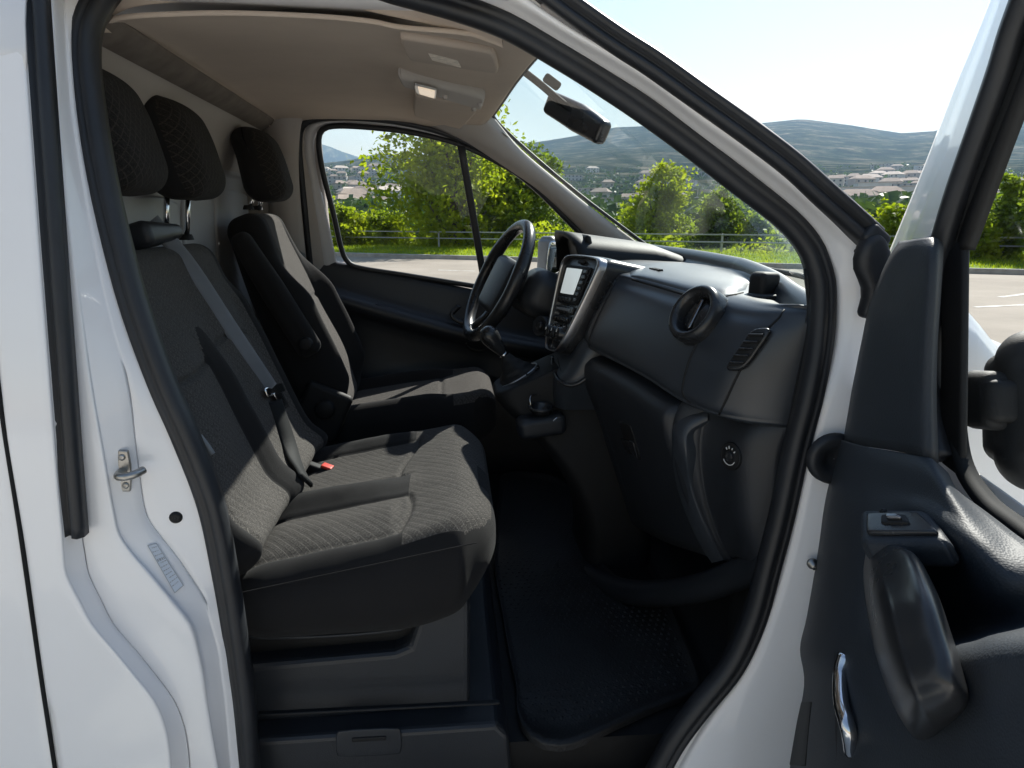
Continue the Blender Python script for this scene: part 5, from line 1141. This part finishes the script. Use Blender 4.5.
# ---- houses of the town on the slope
HC = {'cream': (.52, .49, .43), 'white': (.62, .61, .58), 'ochre': (.46, .40, .31), 'pinkish': (.48, .42, .38), 'grey': (.40, .40, .39)}
for k, c in HC.items(): plain(k+'_render', c, .9, var=.08, vscale=.3)
plain('roof_tile', (.30, .23, .18), .9, var=.3, vscale=.4); plain('pale_roof', (.5, .42, .35), .9, var=.2, vscale=.4); plain('window_dark', (.05, .055, .06), .3)
def house_proto(colr, roof, flat, wd, dp_, ht):
    root = bpy.data.objects.new('house', None); V, Fc = rbox(wd, dp_, ht+4, .05, 1, 1, loc=(0, 0, ht/2-2)); w_ = obj('wall', V, Fc, colr, root, smooth=False)
    e = .4
    if flat: V, Fc = rbox(wd+.3, dp_+.3, .5, .05, 1, 1, loc=(0, 0, ht+.2))
    else:
        a, b, z = wd/2+e, dp_/2+e, ht; V = [Vector(p) for p in ((-a, -b, z), (a, -b, z), (a, b, z), (-a, b, z), (-a*.55, 0, z+dp_*.28), (a*.55, 0, z+dp_*.28))]; Fc = [(0, 1, 5, 4), (1, 2, 5), (2, 3, 4, 5), (3, 0, 4), (3, 2, 1, 0)]
    obj('roof', V, Fc, roof, root, smooth=False)
    for z in ([1.6, 4.4] if ht > 4.5 else [1.5]):
        nx = max(2, int(wd/3.6))
        for i in range(nx):
            V, Fc = rbox(1.3, .16, 1.3, .03, 1, 1, loc=(-wd/2+wd*(i+.5)/nx, -dp_/2-.03, z)); obj('window', V, Fc, 'window_dark', w_, smooth=False)
    return root
protos = []
for colr, roof, flat, wd, dp_, ht, desc in (('cream_render', 'roof_tile', 0, 12, 8, 6, 'cream two-storey tiled house'), ('white_render', 'pale_roof', 0, 15, 9, 5.5, 'white long house with pale roof'), ('white_render', 'pale_roof', 1, 18, 10, 7, 'white flat-roofed block'), ('ochre_render', 'roof_tile', 0, 10, 8, 4, 'ochre single-storey house'), ('pinkish_render', 'roof_tile', 0, 14, 9, 6, 'pinkish tiled house'), ('grey_render', 'pale_roof', 1, 22, 9, 5, 'grey low flat-roofed block')):
    protos.append((house_proto(colr, roof, flat, wd, dp_, ht), desc))
random.seed(21)
zones = [(330, 398, 'in the far door window', 34), (560, 720, 'behind the windscreen trees', 22), (720, 800, 'at the right of the windscreen', 10), (820, 935, 'between pillar and open door', 52), (965, 1030, 'in the open door window', 16)]
used = {}
def link_tree(o):
    col.objects.link(o) if o.name not in col.objects else None
for z0, z1, zname, cnt in zones:
    done = 0
    while done < cnt:
        px = random.uniform(z0, z1); r = 260*math.exp(random.random()*1.45); r = min(r, 980)
        k = random.randrange(len(protos)); pr_, desc = protos[k]
        c = pr_.copy(); c.location = pol(az(px), r, terr(px, r)-.3); c.rotation_euler.z = -az(px)+random.uniform(-.6, .6); s = random.uniform(.8, 1.15); c.scale = (s, s, s); col.objects.link(c)
        band = 'lowest and nearest' if r < 380 else ('midway up the slope' if r < 620 else 'high on the slope')
        tag(c, f'{desc} {band} {zname}', 'house', f'{desc}s {band} {zname}')
        for ch in pr_.children:
            q = ch.copy(); q.parent = c; col.objects.link(q)
            for g_ in ch.children: g2 = g_.copy(); g2.parent = q; col.objects.link(g2)
        done += 1
for pr_, d_ in protos:
    for ch in list(pr_.children):
        for g_ in list(ch.children): bpy.data.objects.remove(g_)
        bpy.data.objects.remove(ch)
    bpy.data.objects.remove(pr_)
# wooded cover between the houses: reads as one mass
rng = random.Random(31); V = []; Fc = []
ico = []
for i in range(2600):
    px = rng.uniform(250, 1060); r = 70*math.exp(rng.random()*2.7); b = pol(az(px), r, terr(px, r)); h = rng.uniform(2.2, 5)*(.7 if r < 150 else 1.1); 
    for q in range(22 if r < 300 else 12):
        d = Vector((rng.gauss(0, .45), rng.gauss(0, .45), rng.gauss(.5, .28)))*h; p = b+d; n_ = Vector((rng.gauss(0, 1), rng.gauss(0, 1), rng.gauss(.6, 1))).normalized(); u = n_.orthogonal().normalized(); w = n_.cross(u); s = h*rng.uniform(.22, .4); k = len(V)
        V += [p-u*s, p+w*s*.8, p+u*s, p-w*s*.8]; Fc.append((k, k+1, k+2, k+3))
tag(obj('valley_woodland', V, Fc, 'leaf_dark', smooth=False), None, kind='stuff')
# undergrowth behind the rail
V = []; Fc = []
for i in range(9000):
    s = rng.uniform(-14, 34); d = rng.uniform(4.6, 10); p = kl(s, d, .1-max(0, d-7)*.25+rng.random()**2*1.0*(.55+.45*math.sin(s*1.3)+.3*math.sin(s*.37)))
    for q in range(4):
        c = p+Vector((rng.gauss(0, .12), rng.gauss(0, .12), rng.gauss(0, .1))); n_ = Vector((rng.gauss(0, .7), rng.gauss(0, .7), rng.gauss(.5, .6))).normalized(); u = n_.orthogonal().normalized(); w = n_.cross(u); z = .13*rng.uniform(.6, 1.2); k = len(V)
        V += [c-u*z, c+w*z*.6, c+u*z, c-w*z*.6]; Fc.append((k, k+1, k+2, k+3))
tag(obj('undergrowth', V, Fc, 'leaf_bright', smooth=False), None, kind='stuff')
# ---- air
HAZE = 1
if HAZE:
    V, Fc = rbox(11000, 6500, 620, .01, 1, 1, loc=(0, 2700, 300-.0)); V = [Vector((v.x, v.y, -10 if v.z < 0 else 610)) for v in V]
    nt = NT('haze'); pv = nt.n('ShaderNodeVolumePrincipled'); pv.inputs['Color'].default_value = (.50, .72, 1, 1); pv.inputs['Density'].default_value = .00012; pv.inputs['Anisotropy'].default_value = .35
    nt.l(pv.outputs[0], nt.out.inputs['Volume']); hb = obj('haze', V, Fc, 'haze', smooth=False); hb['kind'] = 'stuff'
# ---- light
SEL, SAZ = R(40), R(-53)
sd = Vector((math.cos(SEL)*math.cos(SAZ), -math.cos(SEL)*math.sin(SAZ), math.sin(SEL)))
L = bpy.data.lights.new('sun', 'SUN'); L.energy = 4.8; L.angle = R(.53); L.color = (1, .95, .87); so = bpy.data.objects.new('sun', L); col.objects.link(so); so.rotation_euler = sd.to_track_quat('Z', 'Y').to_euler(); so.location = (0, 0, 20)
w = bpy.data.worlds.new('World'); sc.world = w; w.use_nodes = True; nt = w.node_tree; nt.nodes.clear()
sk = nt.nodes.new('ShaderNodeTexSky'); sk.sky_type = 'NISHITA'; sk.sun_disc = False; sk.sun_elevation = SEL; sk.sun_rotation = math.atan2(sd.x, sd.y); sk.dust_density = .3; sk.air_density = 2.0; sk.ozone_density = 3.2
bg = nt.nodes.new('ShaderNodeBackground'); bg.inputs[1].default_value = .056; o_ = nt.nodes.new('ShaderNodeOutputWorld'); mxs = nt.nodes.new('ShaderNodeMix'); mxs.data_type = 'RGBA'; mxs.blend_type = 'MULTIPLY'; mxs.inputs[0].default_value = 1; mxs.inputs[7].default_value = (1.08, .985, 1.02, 1); nt.links.new(sk.outputs[0], mxs.inputs[6]); nt.links.new(mxs.outputs[2], bg.inputs[0]); nt.links.new(bg.outputs[0], o_.inputs[0])
sc.view_settings.view_transform = 'Standard'; sc.view_settings.look = 'None'; sc.view_settings.gamma = 1; sc.view_settings.exposure = 1.12
sc.render.engine = 'CYCLES'; sc.cycles.transparent_max_bounces = 16; sc.cycles.max_bounces = 10; sc.cycles.use_denoising = True; sc.cycles.sample_clamp_indirect = 6
try: sc.cycles.denoiser = 'OPENIMAGEDENOISE'
except Exception: pass
